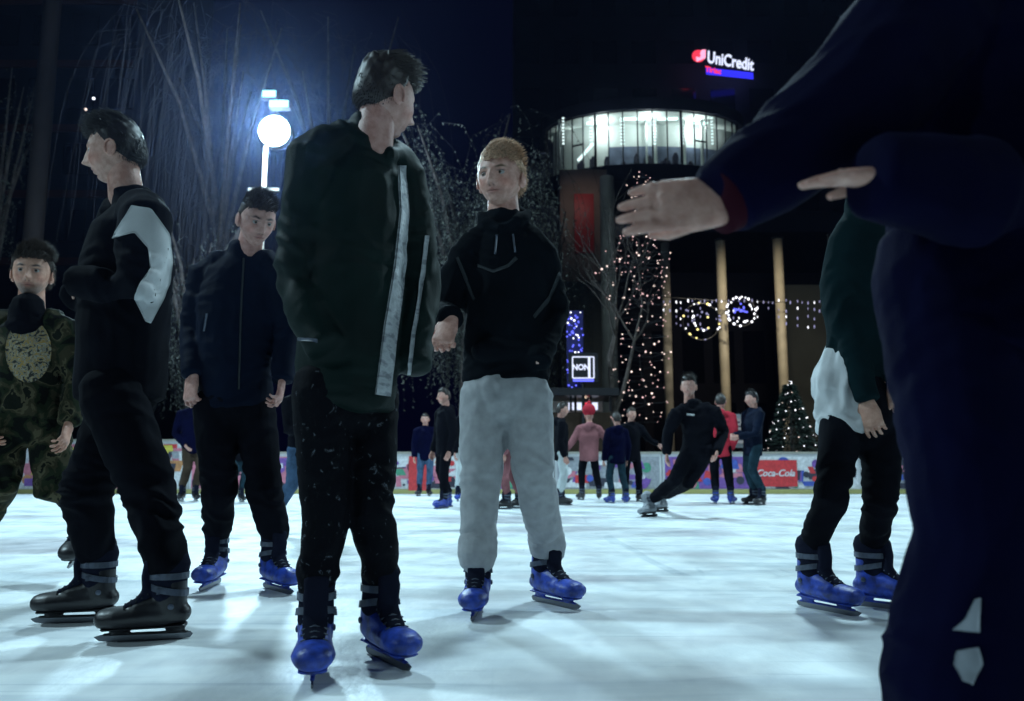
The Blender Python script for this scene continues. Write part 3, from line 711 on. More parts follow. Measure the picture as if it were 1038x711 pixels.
# the leaning skater
Y0 = G(661, 526).y
L_ = person('young man in black leaning hard into a turn on grey skates', dict(
    lod=1, vox=.013, sc=.92, D=Y0, yaw=-14, hyaw=-20, head=(698, 392, .1), neck=(703, 411, .05), chest=(707, 424, .05), pelvis=(708, 455),
    sh=[(686, 419), (724, 417)], elb=[(677, 438, .06), (733, 438, .1)], wri=[(676, 460, .0), (727, 458, -.12)],
    nohand=[0, 0], knee=[(684, 487), (698, 489, .1)], feet=[(660, 524, -48, 0, 0, -20), (672, 519, -48, 0, 0, -20)], ankoff=[(.03, 0, -.04), (.03, 0, -.04)],
    hair=dict(m='hair_dark', side=.012, top=.035), trousers=dict(m='black', hip=.15, r=(.100, .080, .068), fold=.010),
    jacket=dict(m='black', hem=(706, 462), w=(.17, .17, .19), d=(.12, .12, .12), arm=(.084, .072, .056), hood=True, fold=.012), skate='grey'), 'people skating near the far boards')
decal('chest_print', L_['jbvh'], [(696, 419), (704, 420)], [(696, 421), (704, 422)], M['white_cloth'], L_['root'], nu=1, nv=6)

far('teenager in dark jacket and petrol jeans standing just left of the red lettered banner', (763, 512), 116, -70, 'bluejk', 'dark_jeans', hair='hair_black', arms='front', hyaw=-80, top=.03)
far('skater in red jacket and dark trousers on blue skates, behind the leaning man', (730, 511), 112, 160, 'red', 'black', skate='blue', arms='pocket', spread=.02)
far('dark-jacketed skater with fair face, holding on to a friend near the string-lit tree', (640, 509), 96, 20, 'black', 'black', arms='one', hair='hair_brown', spread=.05)
far('skater in a dark jacket seen from behind, beside the pink-jacketed child', (625, 510), 92, 200, 'navy', 'dark_jeans', skate='blue', arms='down', spread=.06, w=1.05)
P_ = far('child in a dusty pink jacket and red hat seen from behind', (597, 507), 92, 185, 'pink', 'black', arms='out', spread=.07, hair=None, w=1.1)
hd = P_['P']; hp = W(597, 417, P_['D']); mb = MB(); mb.ball(hp+Vector((0, 0, .02)), (.10, .11, .10), None, 18, 12); mb.ball(hp+Vector((0, 0, .13)), .03); mb.build('knit_hat', M['red'], P_['root'], True)
far('skater in black top and off-white trousers, half behind the fair-haired man', (569, 512), 104, 90, 'black', 'white_pants', arms='down', spread=.03)
far('child in black jacket with blue skates, between the long coat and the grey joggers', (451, 515), 122, -60, 'black', 'black', skate='blue', arms='down', spread=.06, step=.10)
far('skater in pale trousers at the boards, left of the grey joggers', (474, 508), 104, 10, 'black', 'white_pants', skate='blue', arms='down', spread=.05)
far('skater in a pink track top glimpsed between the grey-clad legs', (518, 516), 118, -100, 'pink', 'pink', arms='down', spread=.02, step=.08)
far('skater in dark top and blue denim standing beside the narrow plain red banner', (431, 503), 84, 0, 'navy', 'jeans', arms='down')
far('small skater in dark clothes glimpsed between the legs of the man in the blue jacket', (243, 509), 96, 20, 'black', 'dark_jeans', arms='down')
K_ = far('skater in blue denim bending down behind the long coat', (308, 541), 168, 40, 'black', 'jeans', skate='black', arms='front', spread=.08, step=.14, hyaw=60)
far('skater in green jacket glimpsed past the close navy figure', (934, 520), 128, -20, 'teal', 'jeans', arms='front')
far('person in dark jacket standing at the boards, far left behind the tracksuit', (196, 508), 112, 15, 'navy', 'brown', arms='pocket')
# ================================================================ setting
def sheet(name, x0, x1, y0, y1, z, m, nx=1, ny=1):
    vs = []; fs = []
    for j in range(ny+1):
        for i in range(nx+1): vs.append((x0+(x1-x0)*i/nx, y0+(y1-y0)*j/ny, z))
    for j in range(ny):
        for i in range(nx): a = j*(nx+1)+i; fs.append((a, a+1, a+nx+2, a+nx+1))
    o = new_mesh(name, vs, fs, m, smooth=False); o['kind'] = 'structure'; return o

def ice_mat():
    m = bpy.data.materials.new('skated_ice'); m.use_nodes = True; nt = m.node_tree; b = nt.nodes['Principled BSDF']
    N = nt.nodes.new; Lk = nt.links.new
    tc = N('ShaderNodeTexCoord')
    def nz(scale, det, st=(1, 1, 1), rot=0, dist=0):
        mp = N('ShaderNodeMapping'); mp.inputs['Scale'].default_value = st; mp.inputs['Rotation'].default_value = (0, 0, rot)
        n = N('ShaderNodeTexNoise'); n.inputs['Scale'].default_value = scale; n.inputs['Detail'].default_value = det; n.inputs['Distortion'].default_value = dist
        Lk(tc.outputs['Object'], mp.inputs[0]); Lk(mp.outputs[0], n.inputs['Vector']); return n
    def ramp(n, a, ca, c, cb):
        r = N('ShaderNodeValToRGB'); e = r.color_ramp.elements; e[0].position = a; e[0].color = (*ca, 1); e[1].position = c; e[1].color = (*cb, 1)
        Lk(n.outputs['Fac'], r.inputs['Fac']); return r
    def mul(a, bb, fac=1.0):
        x = N('ShaderNodeMix'); x.data_type = 'RGBA'; x.blend_type = 'MULTIPLY'; x.inputs['Factor'].default_value = fac
        Lk(a, x.inputs['A']); Lk(bb, x.inputs['B']); return x.outputs['Result']
    big = ramp(nz(.9, 4, (1, .35, 1), R(8)), .36, (.74, .79, .79), .66, (.86, .90, .91))
    snow = ramp(nz(7, 11, (1, .6, 1), R(-20), .6), .40, (.88, .89, .91), .62, (1, 1, 1))
    col = mul(big.outputs['Color'], snow.outputs['Color'])
    # worn long tracks left by skates in three directions
    for sc, st, rot, a, c in ((1.1, (.22, 1.5, 1), R(8), .335, .43), (1.7, (.2, 1.9, 1), R(-19), .33, .39), (2.0, (2.2, .2, 1), R(27), .32, .36)):
        t = ramp(nz(sc, 4, st, rot, 1.1), a, (.76, .79, .82), c, (1, 1, 1)); col = mul(col, t.outputs['Color'], .8)
    pt = ramp(nz(.62, 4, (.6, 1.5, 1), R(-12), .5), .34, (.62, .58, .60), .46, (1, 1, 1)); col = mul(col, pt.outputs['Color'], .9)  # soft brownish shadow patches painted into the ice colour
    # thin cuts
    for sc, st, rot in ((8, (.07, 2.2, 1), R(16)), (10, (.06, 2.6, 1), R(-33)), (9, (.06, 2.6, 1), R(63))):
        t = ramp(nz(sc, 2, st, rot, 1.4), .29, (.80, .82, .85), .325, (1, 1, 1)); col = mul(col, t.outputs['Color'], .8)
    Lk(col, b.inputs['Base Color'])
    rr = nz(3, 6); r2 = N('ShaderNodeMapRange'); r2.inputs['To Min'].default_value = .28; r2.inputs['To Max'].default_value = .62
    r2.inputs['From Min'].default_value = .35; r2.inputs['From Max'].default_value = .65
    Lk(rr.outputs['Fac'], r2.inputs['Value']); Lk(r2.outputs['Result'], b.inputs['Roughness'])
    b.inputs['Specular IOR Level'].default_value = .35
    bp = N('ShaderNodeBump'); bp.inputs['Strength'].default_value = .35; bp.inputs['Distance'].default_value = .006
    bn = nz(40, 8, (1, .5, 1), R(15)); Lk(bn.outputs['Fac'], bp.inputs['Height']); Lk(bp.outputs['Normal'], b.inputs['Normal'])
    return m

M['ice'] = ice_mat()
M['paving'] = mat('dark_paving', (.06, .06, .062), .8, vary=.3, vscale=1.5, bump=.4, bscale=8)
YB = 14.3
sheet('ground', -400, 400, -150, 700, -.06, M['paving'])
sheet('ice', -17, 17, -9, YB, 0.0, M['ice'])

# ---- boards round the rink, one run made of panels with printed adverts
M['board'] = mat('white_board', (.42, .43, .45), .45, vary=.15, vscale=3)
M['rail'] = mat('board_rail', (.30, .28, .24), .5)
M['kick'] = mat('kick_strip', (.35, .33, .12), .6)
PAL = {'pinkp': (.50, .16, .22), 'purplep': (.16, .07, .30), 'redp': (.50, .035, .04), 'bluep': (.05, .09, .38), 'darkp': (.03, .03, .05), 'yellowp': (.50, .42, .06), 'greenp': (.06, .26, .16), 'greyp': (.26, .27, .30), 'whitep': (.58, .58, .60), 'orangep': (.45, .2, .08)}
for k, c in PAL.items(): M[k] = mat(k[:-1]+'_print_ink', c, .45, vary=.2, vscale=20)
def text_mesh(txt, size, m, name, loc, rotz=0, shear=0, parent=None, ext=.004, sx=1.0, bold=0.0, rotx=90):
    cu = bpy.data.curves.new('t', 'FONT'); cu.body = txt; cu.size = size; cu.align_x = 'CENTER'; cu.align_y = 'CENTER'; cu.extrude = ext; cu.shear = shear; cu.offset = bold; cu.resolution_u = 3
    o = bpy.data.objects.new('t', cu); COL.objects.link(o)
    dg = bpy.context.evaluated_depsgraph_get(); dg.update(); me = bpy.data.meshes.new_from_object(o.evaluated_get(dg))
    bpy.data.objects.remove(o); me.materials.clear(); me.materials.append(m)
    mx = Matrix.Rotation(R(rotz), 4, 'Z') @ Matrix.Rotation(R(rotx), 4, 'X') @ Matrix.Diagonal((sx, 1, 1, 1)); me.transform(mx)
    ob = bpy.data.objects.new(name, me); COL.objects.link(ob)
    if parent is not None: ob.parent = parent; ob.location = Vector(loc)-parent_world(parent)
    else: ob.location = loc
    return ob
BH = .70
boards = empty('rink_barrier', (0, YB+.08, 0), 'long low white rink boards covered in mixed adverts along the far ice edge', 'barrier')
rb = random.Random(21); x = -15.0; kcount = 0
RX = W(781, 480, YB).x
while x < 15.0:
    w = rb.choice([1.15, 1.35, 1.6, 1.9]); x1 = x+w
    hh = BH + (.22 if x1 < -5.0 else 0)
    if x < RX-.5 < x1: x = x
    mb = MB(); mb.box(((x+x1)/2, YB+.08, hh/2), (w-.012, .07, hh)); pn = mb.build('board_panel', M['board'], boards)
    mats = list(PAL); mb = MB(); px0, px1 = x+.05, x1-.05; zz0, zz1 = .09, hh-.05; yf = YB+.08-.035
    # each advert is one printed sheet: a ground with blocks, discs and bars on it
    ground = rb.choice([9, 8, 8, 0, 7, 1, 0, 8]); mats_l = [M[k] for k in ['pinkp', 'purplep', 'redp', 'bluep', 'darkp', 'yellowp', 'greenp', 'greyp', 'whitep', 'whitep', 'orangep']]
    mb.box(((px0+px1)/2, yf-.002, (zz0+zz1)/2), (px1-px0, .003, zz1-zz0), mi=ground)
    lay = .004
    for k in range(rb.randint(40, 60)):
        c = rb.choice([0, 0, 1, 1, 2, 3, 4, 4, 7, 8, 8, 1, 0, 4] + ([5, 5, 10, 0, 0, 8] if x < -4 else [6, 2])); bw = rb.uniform(.05, .38)*rb.choice([.5, 1, 1]); bh = rb.uniform(.03, .20)
        cx = rb.uniform(px0+bw/2, px1-bw/2); cz = rb.uniform(zz0+bh/2, zz1-bh/2); lay += .0004
        if rb.random() < .4:
            n = 18; r = min(bw, bh*1.6)/2*.9; cxx = min(max(cx, px0+r), px1-r); czz = min(max(cz, zz0+r), zz1-r)
            vs = [(cxx+r*math.cos(2*math.pi*q/n), yf-lay, czz+r*math.sin(2*math.pi*q/n)) for q in range(n)]
            mb.add(vs, [tuple(range(n))], c)
        else:
            sk = rb.uniform(-.06, .06); vs = [(cx-bw/2, yf-lay, cz-bh/2), (cx+bw/2, yf-lay, cz-bh/2), (min(px1, cx+bw/2+sk), yf-lay, cz+bh/2), (max(px0, cx-bw/2+sk), yf-lay, cz+bh/2)]
            mb.add(vs, [(0, 1, 2, 3)], c)
    mb.build('advert', mats_l, pn)
    mb = MB(); mb.box(((x+x1)/2, YB+.08, hh+.018), (w, .10, .036)); mb.build('top_rail', M['rail'], pn)
    mb = MB(); mb.box(((x+x1)/2, YB+.027, .04), (w, .030, .08)); mb.build('kick_strip', M['kick'], pn)
    x = x1; kcount += 1
# red banner with white script on the boards
c = W(786, 480, YB); mb = MB(); mb.box((c.x, YB+.022, c.z), (.78, .016, .46)); ban = mb.build('red_banner', M['redp'], None)
tag(ban, 'red banner with white flowing lettering fixed to the rink boards', 'banner')
text_mesh('Coca-Cola', .165, M['whitep'], 'lettering', (c.x, YB+.010, c.z), shear=.35, parent=ban, sx=.95, bold=.003)
c = W(424, 480, YB); mb = MB(); mb.box((c.x, YB+.02, c.z), (.34, .02, .60)); b2 = mb.build('red_banner', M['redp'], None); tag(b2, 'narrow plain red banner on the boards between the long coat and grey joggers', 'banner')

# ---- helpers for buildings
M['facade'] = mat('dark_facade', (.014, .015, .034), .7, vary=.3, vscale=.3)
M['facade_brown'] = mat('brown_facade', (.09, .07, .062), .75, vary=.3, vscale=.4)
M['glassdark'] = mat('unlit_glass', (.01, .012, .02), .12, spec=.6)
M['concrete'] = mat('pale_concrete', (.30, .28, .24), .8, vary=.25, vscale=1.2, bump=.3, bscale=10)
M['post'] = mat('beige_post', (.42, .37, .28), .6, vary=.15, vscale=2)
M['frame'] = mat('dark_metal', (.03, .03, .034), .45, metal=.6)
M['white_wall'] = mat('interior_white', (.62, .68, .66), .8, vary=.1, vscale=.8)
M['chrome'] = mat('grey_metal', (.3, .31, .33), .4, metal=.7)
def emis(name, col, s): return mat(name, (.02, .02, .02), .5, emit=col, estr=s)
M['lamp_glow'] = emis('floodlight_glass', (.62, .93, 1.0), 60)
M['lamp_soft'] = emis('upper_lamp_lens', (.25, .9, .85), 3.2)
M['bulb_warm'] = emis('warm_bulb', (1, .78, .70), 1.8)
M['bulb_pink'] = emis('pinkish_bulb', (1, .62, .62), 1.5)
M['bulb_white'] = emis('cold_bulb', (.9, .92, 1), 2.6)
M['bulb_blue'] = emis('blue_bulb', (.12, .14, 1), 1.7)
M['bulb_yellow'] = emis('yellow_bulb', (1, .85, .3), 2.2)
M['ceiling_lamp'] = emis('ceiling_light', (.75, 1.0, .95), 2.6)
M['led'] = emis('led_strip', (.8, 1, 1), 1.7)
M['sign_white'] = emis('sign_white_light', (.72, .78, 1), 1.3)
M['sign_blue'] = emis('sign_blue_light', (.03, .03, .9), 1.3)
M['sign_red'] = emis('sign_red_light', (1, .05, .10), 1.1)
M['sign_pink'] = emis('sign_pink_light', (1, .35, .55), 1.6)

def thing_mesh(mb, name, m, label, cat, group=None):
    o = mb.build(name, m, None); tag(o, label, cat, group); return o

# ---- floodlight on its mast
YL = 15.6; lp = W(278, 133, YL)
fl = empty('floodlight', (lp.x, YL, 0), 'very bright white floodlight on a tall thin mast behind the boards', 'floodlight')
bx = W(266, 190, YL).x
mb = MB(); mb.tube([(bx, YL+.1, -.05), (bx, YL+.1, lp.z-.3)], [.06, .045], 12); mb.build('mast', M['post'], fl, True)
mb = MB(); mb.box((bx, YL+.1, W(0, 191, YL).z), (.62, .07, .06)); mb.build('crossbar', M['post'], fl)
mb = MB(); mb.ball(lp, (.31, .20, .31), None, 28, 18); mb.build('lamp_glass', M['lamp_glow'], fl, True)  # ball made wide to take in the lamp's white bloom
mb = MB(); mb.tube([lp+Vector((0, .10, 0)), lp+Vector((0, .28, 0)), lp+Vector((0, .36, 0))], [.35, .33, .20], 28, (1, 0, 0)); mb.build('lamp_housing', M['frame'], fl, True)
for dx, dy, ww in ((-4, 97, .30), (6, 107, .42)):
    c = W(278+dx, dy, YL); mb = MB(); mb.box(c, (ww, .16, .17)); h = mb.build('upper_lamp', M['frame'], fl); mb = MB(); mb.box(c-Vector((0, .085, 0)), (ww*.9, .02, .13)); mb.build('lens', M['lamp_soft'], h)
mb = MB(); mb.tube([(lp.x, YL+.12, lp.z-.3), (lp.x, YL+.12, W(0, 90, YL).z)], .035, 8); mb.build('lamp_bracket', M['frame'], fl, True)

# ---- the mall: round glazed lounge, columns, dark walls
YM = 50.0
lounge = empty('glazed_lounge', (W(655, 140, YM).x, YM+8, 0), 'round glass-walled lounge lit from inside, high above the dark entrance', 'building')
z0 = W(0, 166, YM).z; z1 = W(0, 112, YM).z
cx_ = W(658, 0, YM).x; ra, rbb = 6.75, 3.9; cy_ = YM+rbb
def el_pt(t, k=1.0, z=0): return Vector((cx_+ra*k*math.cos(t), cy_-rbb*k*math.sin(t), z))
def slab(name, zc, h, k, m, parent, n=64):
    mb = MB(); b = [el_pt(2*math.pi*i/n, k, zc-h/2) for i in range(n)]; t = [el_pt(2*math.pi*i/n, k, zc+h/2) for i in range(n)]
    mb.add(b+t, [tuple(range(n)), tuple(reversed(range(n, 2*n)))]+[(i, i+n, (i+1) % n+n, (i+1) % n) for i in range(n)]); return mb.build(name, m, parent)
slab('floor_slab', z0-.55, 1.05, 1.03, M['facade'], lounge)
rs = slab('roof_slab', z1+.45, .85, 1.04, M['facade'], lounge)
slab('lounge_floor', z0+.0, .04, .985, M['white_wall'], lounge)
ce = slab('lounge_ceiling', z1-.02, .04, .985, M['white_wall'], lounge)
gm = bpy.data.materials.new('clear_glass'); gm.use_nodes = True; nt = gm.node_tree; nt.nodes.remove(nt.nodes['Principled BSDF'])
tr_ = nt.nodes.new('ShaderNodeBsdfTransparent'); tr_.inputs[0].default_value = (.92, .97, .96, 1); gl = nt.nodes.new('ShaderNodeBsdfGlossy'); gl.inputs['Roughness'].default_value = .05
mx_ = nt.nodes.new('ShaderNodeMixShader'); mx_.inputs[0].default_value = .08; nt.links.new(tr_.outputs[0], mx_.inputs[1]); nt.links.new(gl.outputs[0], mx_.inputs[2]); nt.links.new(mx_.outputs[0], nt.nodes['Material Output'].inputs['Surface'])
M['glass'] = gm
NP = 22
for i in range(NP):
    t0, t1 = math.pi*i/NP, math.pi*(i+1)/NP
    a, b = el_pt(t0), el_pt(t1)
    new_mesh('glass_panel', [(a.x, a.y, z0), (b.x, b.y, z0), (b.x, b.y, z1), (a.x, a.y, z1)], [(0, 1, 2, 3)], M['glass'], lounge, False)
for i in range(NP+1):
    a = el_pt(math.pi*i/NP, 1.004); mb = MB(); wd = .16 if i % 6 == 3 else .075
    mb.box((a.x, a.y, (z0+z1)/2), (wd, .14, z1-z0)); mb.build('mullion', M['frame'], lounge)
for i in (7, 16):
    a, b = el_pt(math.pi*i/NP, 1.004), el_pt(math.pi*(i+1)/NP, 1.004); mb = MB(); mb.tube([a+Vector((0, 0, z0+1.7)), b+Vector((0, 0, z0+1.7))], .06, 6); mb.build('transom', M['frame'], lounge)
# interior: curved back wall, lower dark panelling, columns, furniture, led strings
mb = MB(); n = 40
ring = [(cx_+ra*.93*math.cos(math.pi*(-.04+1.08*i/n)), cy_-rbb*.45*math.sin(math.pi*(-.04+1.08*i/n))) for i in range(n+1)]
mb.add([(x, y, z0) for x, y in ring]+[(x, y, z1) for x, y in ring], [(i, i+1, i+n+2, i+n+1) for i in range(n)]); mb.build('inner_wall', M['white_wall'], lounge)
M['panelling'] = mat('blue_grey_panelling', (.10, .13, .20), .6, vary=.4, vscale=1.5)
i0, i1 = 6, 26; mb = MB(); pts = [(cx_+(x-cx_)*.99, cy_+(y-cy_)*1.05) for x, y in ring[i0:i1]]; m_ = len(pts)
mb.add([(x, y, z0) for x, y in pts]+[(x, y, z0+2.0) for x, y in pts], [(i, i+1, i+m_+1, i+m_) for i in range(m_-1)]); mb.build('panelling', M['panelling'], lounge)
for px in (567, 655, 664, 693, 711):
    c = W(px, 140, YM+1.6); mb = MB(); mb.tube([(c.x, YM+1.5, z0), (c.x, YM+1.5, z1)], .11 if px > 660 else .07, 10); mb.build('interior_column', M['white_wall'], lounge, True)
for px in (571, 599, 630, 632, 662, 664, 692, 722):
    c = W(px, 140, YM+.9); mb = MB()
    mb.box((c.x, YM+.93, z1-1.0), (.04, .02, 1.9)); ls = mb.build('led_string', M['frame'], lounge)
    for k in range(9): mb = MB(); mb.box((c.x, YM+.9, z1-.15-k*.22), (.13, .04, .10)); mb.build('led', M['led'], ls)
a, b = W(586, 163, YM+1.2), W(601, 146, YM+1.2); mb = MB(); mb.tube([a, b], .10, 8); mb.build('stair_light', M['led'], lounge)
for k in range(10):
    px = 590+k*14+random.uniform(-4, 4); c = W(px, 160, YM+1.8); hgt = random.uniform(.5, 1.3); mb = MB()
    mb.box((c.x, YM+1.8, z0+hgt/2), (random.uniform(.25, .6), .4, hgt)); mb.ball((c.x+.05, YM+1.8, z0+hgt+.14), .14, None, 10, 8); mb.build('seated_guest', M['facade'], lounge, False)
for k in range(6):
    c = el_pt(math.pi*(k+.5)/6, .72, z1-.07); mb = MB(); mb.box(c, (1.3, .35, .04)); mb.build('ceiling_light', M['ceiling_lamp'], lounge)
LOUNGE = [el_pt(math.pi*(k+.5)/5, .78, z1-.6) for k in range(5)]

# tower behind with the bank sign
YT = 62.0
tw = empty('office_tower', (W(720, 0, YT).x, YT+8, 0), 'almost black office tower with unlit windows rising behind the lounge', 'building')
xa, xb = W(520, 0, YT).x, W(905, 0, YT).x
mb = MB(); mb.box(((xa+xb)/2, YT+8.5, 24), (xb-xa, 15, 48)); mb.build('wall', M['facade'], tw)
for r_ in range(9):
    for c_ in range(10):
        wx = xa+1.2+c_*(xb-xa-2.4)/9; wz = 9+r_*4.2
        mb = MB(); mb.box((wx, YT+.98, wz), (2.0, .06, 2.0)); mb.build('window', M['glassdark'], tw)
sg = empty('bank_sign', W(731, 62, YT-1), 'lit blue and white bank name sign with a red round emblem on the dark tower', 'sign')
sr = -12
def sp(px, py): 
    Y = YT-1.1+(px-731)/67*1.15; return W(px, py, Y)
mb = MB(); a, b = sp(714, 72), sp(766, 76); mb.box((a+b)/2+Vector((0, .12, .0)), (4.1, .06, .55), Matrix.Rotation(R(12), 3, 'Z')); mb.build('sign_backing', M['sign_blue'], sg)
t_ = text_mesh('UniCredit', 1.42, M['sign_white'], 'lettering', sp(740.5, 62.5), rotz=12, parent=sg, sx=.70, ext=.05, bold=.018)
t_.rotation_euler = (0, R(4), 0)
mb = MB(); c = sp(708, 57); mb.ball(c, (.52, .10, .52), None, 20, 12); mb.build('red_emblem', M['sign_red'], sg, True)
mb = MB(); c = sp(709.5, 57) - Vector((0, .12, 0))
mb.add([c+Vector((-.32, 0, -.55)), c+Vector((.42, 0, -.25)), c+Vector((.45, 0, .5)), c+Vector((.10, 0, .45)), c+Vector((-.05, 0, .05)), c+Vector((-.35, 0, -.15))], [(0, 1, 2, 3, 4, 5)]); mb.build('emblem_mark', M['sign_pink'], sg)
t2 = text_mesh('Tiriac', .62, M['sign_red'], 'small_lettering', sp(723, 71.5), rotz=12, parent=sg, sx=.95, ext=.04, bold=.012); t2.rotation_euler = (0, R(4), 0)

# lower wing: canopy slab, round posts, dark recess
wing = empty('mall_entrance', (W(740, 0, 40).x, 44, 0), 'dark two-storey entrance recess under a broad canopy, behind the slim beige posts', 'building')
YW = 40.0
xa, xb = W(640, 0, YW).x, W(960, 0, YW).x; zt = W(0, 238, YW).z
mb = MB(); mb.box(((xa+xb)/2, YW+4, zt+.5), (xb-xa, 9, 1.0)); mb.build('canopy', M['facade'], wing)
mb = MB(); mb.box(((xa+xb)/2, YW+9, zt/2), (xb-xa, .4, zt)); mb.build('back_wall', M['facade'], wing)
for k in range(9):
    for r_ in range(2):
        mb = MB(); mb.box((xa+1+k*(xb-xa-2)/8, YW+8.74, 2.4+r_*4.4), (1.3, .08, 3.2)); mb.build('window', M['glassdark'], wing)
mb = MB(); c = W(835, 380, YW-2); mb.box((c.x, YW-2, c.z-.5), (3.6, .5, 9.6)); mb.build('side_wall', mat('grey_green_wall', (.11, .12, .11), .8, vary=.2, vscale=.5), wing)
for px, pt_, pb, yy, wd in ((674, 247, 500, 30, .17), (730, 245, 410, 28, .17), (788, 243, 400, 28, .17), (843, 240, 300, 30, .16)):
    a = W(px, pt_, yy); mb = MB(); mb.tube([(a.x, yy, -.05), (a.x, yy, a.z)], wd, 16)
    lab = {674: 'slim beige post behind the string-lit tree', 730: 'slim beige post above the leaning skater', 788: 'slim beige post above the small lit fir tree', 843: 'slim beige post partly hidden by the close figure'}[px]
    o = mb.build('post', M['post'] if px in (730, 788) else M['concrete'], None, True); tag(o, lab, 'post', 'slim beige posts in front of the entrance')
    mb = MB(); mb.tube([(a.x, yy, a.z), (a.x, yy, a.z+.06)], wd*1.2, 16); mb.build('cap', M['frame'], o, True); o.children[0].location = (0, 0, 0)
# beige block with the red banner under the lounge
blk = empty('beige_stair_tower', (W(590, 0, 46).x, 47, 0), 'beige rendered stair tower with a red upright banner beneath the lounge', 'building')
xa, xb = W(566, 0, 46).x, W(612, 0, 46).x; zz = W(0, 172, 46).z; zm = W(0, 285, 46).z
mb = MB(); mb.box(((xa+xb)/2, 47.5, (zz+zm)/2), (xb-xa, 3, zz-zm)); mb.build('upper_wall', mat('beige_render', (.30, .24, .20), .8, vary=.2, vscale=.6), blk)
mb = MB(); mb.box(((xa+xb)/2, 47.6, zm/2), (xb-xa-.05, 2.8, zm-.01)); mb.build('lower_wall', mat('petrol_render', (.06, .09, .10), .7, vary=.2, vscale=.6), blk)
a, b = W(583, 235, 45.9), W(602, 255, 45.9); mb = MB(); mb.box(((a.x+b.x)/2, 45.93, W(0, 227, 46).z), (1.15, .06, 3.6)); mb.build('banner', M['redp'], blk)
mb = MB(); a = W(615, 180, 22); mb.tube([(a.x, 22, -.05), (a.x, 22, a.z)], [.24, .20], 18); o = mb.build('column', M['concrete'], None, True); tag(o, 'thick weathered grey-beige column beside the string-lit tree', 'column'); o['kind'] = 'thing'
# dark blocks on the left and far behind
lb = empty('dark_block', (-22, 38, 0), 'unlit dark block with faint reddish floor bands at the left behind the trees', 'building')
xa, xb = W(-60, 0, 36).x, W(150, 0, 36).x
mb = MB(); mb.box(((xa+xb)/2, 40, 14), (xb-xa, 8, 28)); mb.build('wall', M['facade'], lb)
for k in range(7):
    mb = MB(); mb.box(((xa+xb)/2, 35.96, 3.2+k*3.2), (xb-xa-1, .1, .35)); mb.build('floor_band', mat('dull_red_band', (.10, .03, .03), .8), lb)
for k in range(5):
    for r_ in range(6): mb = MB(); mb.box((xa+1.4+k*1.9, 35.97, 4.9+r_*3.2), (1.2, .08, 1.5)); mb.build('window', M['glassdark'], lb)
mb = MB(); a = W(47, 10, 24); b = W(34, 235, 24); mb.tube([(b.x, 24, -.05), (b.x, 24, W(0, -90, 24).z)], [.30, .26], 16); o = mb.build('column', M['facade_brown'], None, True); tag(o, 'tall brownish column at the far left above the man in camouflage', 'column'); o['kind'] = 'thing'
for px, py in ((95, 100), (87, 111)):
    c = W(px, py, 30); mb = MB(); mb.ball(c, .05, None, 10, 8)
    thing_mesh(mb, 'hanging_light', M['bulb_white'] if py == 100 else M['bulb_warm'], 'upper of two tiny hanging lights over the man in profile' if py == 100 else 'lower of two tiny hanging lights over the man in profile', 'light')

# ---- trees
M['bark'] = mat('bark', (.11, .09, .075), .9, vary=.4, vscale=6, bump=.6, bscale=20)
M['twig'] = mat('twigs', (.035, .032, .034), .9, vary=.3, vscale=4)
M['leaf'] = mat('dry_leaves', (.12, .13, .10), .7, vary=.5, vscale=3)
def willow(px, Y, ztop, rad, label, ntw, seed, leafy, lo=.5, trunkpx=None):
    rn = random.Random(seed); bx = W(px, 300, Y).x
    root = empty('weeping_tree', (bx, Y, 0), label, 'tree', 'trees behind the rink')
    mb = MB(); P0 = Vector((bx, Y, -.06)); H = ztop*.55
    mb.tube([P0, P0+Vector((.1, 0, H*.5)), P0+Vector((.05, .1, H))], [.20, .16, .11], 10)
    limbs = []
    for k in range(11):
        a = rn.uniform(0, 2*math.pi); r = rad*rn.uniform(.35, .95); z = ztop*rn.uniform(.78, 1.0)
        s = P0+Vector((.05, .05, H*rn.uniform(.6, 1.0))); e = Vector((bx+r*math.cos(a), Y+r*math.sin(a), z)); m1 = s.lerp(e, .5)+Vector((0, 0, .6))
        mb.tube([s, m1, e], [.08, .05, .018], 6); limbs.append((s, m1, e))
    mb.build('trunk', M['bark'], root, True)
    mb = MB()
    for k in range(ntw):
        s, m1, e = rn.choice(limbs); t = rn.random()
        p = (s.lerp(m1, t*2) if t < .5 else m1.lerp(e, t*2-1)) + Vector((rn.gauss(0, .35), rn.gauss(0, .35), rn.gauss(0, .2)))
        L = rn.uniform(.8, 1.0)*(p.z-lo)*rn.uniform(.3, 1.0); q = [p]; dirx = Vector((rn.gauss(0, .5), rn.gauss(0, .5), .5))
        n = 7
        for i in range(n):
            dirx = dirx*.55 + Vector((rn.gauss(0, .07), rn.gauss(0, .07), -1))*.45
            q.append(q[-1]+dirx.normalized()*L/n)
        mb.tube(q, [.0055*(1-.1*i) for i in range(n+1)], 3, cap=False)
        if leafy:
            for i in range(1, n+1):
                for r_ in range(leafy):
                    c = q[i-1].lerp(q[i], rn.random()); d = Vector((rn.gauss(0, 1), rn.gauss(0, 1), -1.2)).normalized()*.075; s_ = d.cross(Vector((rn.gauss(0, 1), rn.gauss(0, 1), rn.gauss(0, 1)))).normalized()*.014
                    mb.add([c, c+d*.5+s_, c+d, c+d*.5-s_], [(0, 1, 2, 3)], 1)
    o = mb.build('crown', [M['twig'], M['leaf']], root)
    return root
willow(215, 19.5, 12.5, 2.6, 'tall bare weeping tree lit blue by the floodlight', 900, 3, 0, 3.0)
willow(330, 21.5, 13.0, 2.8, 'tall bare weeping tree directly behind the floodlight', 900, 5, 0, 3.5)
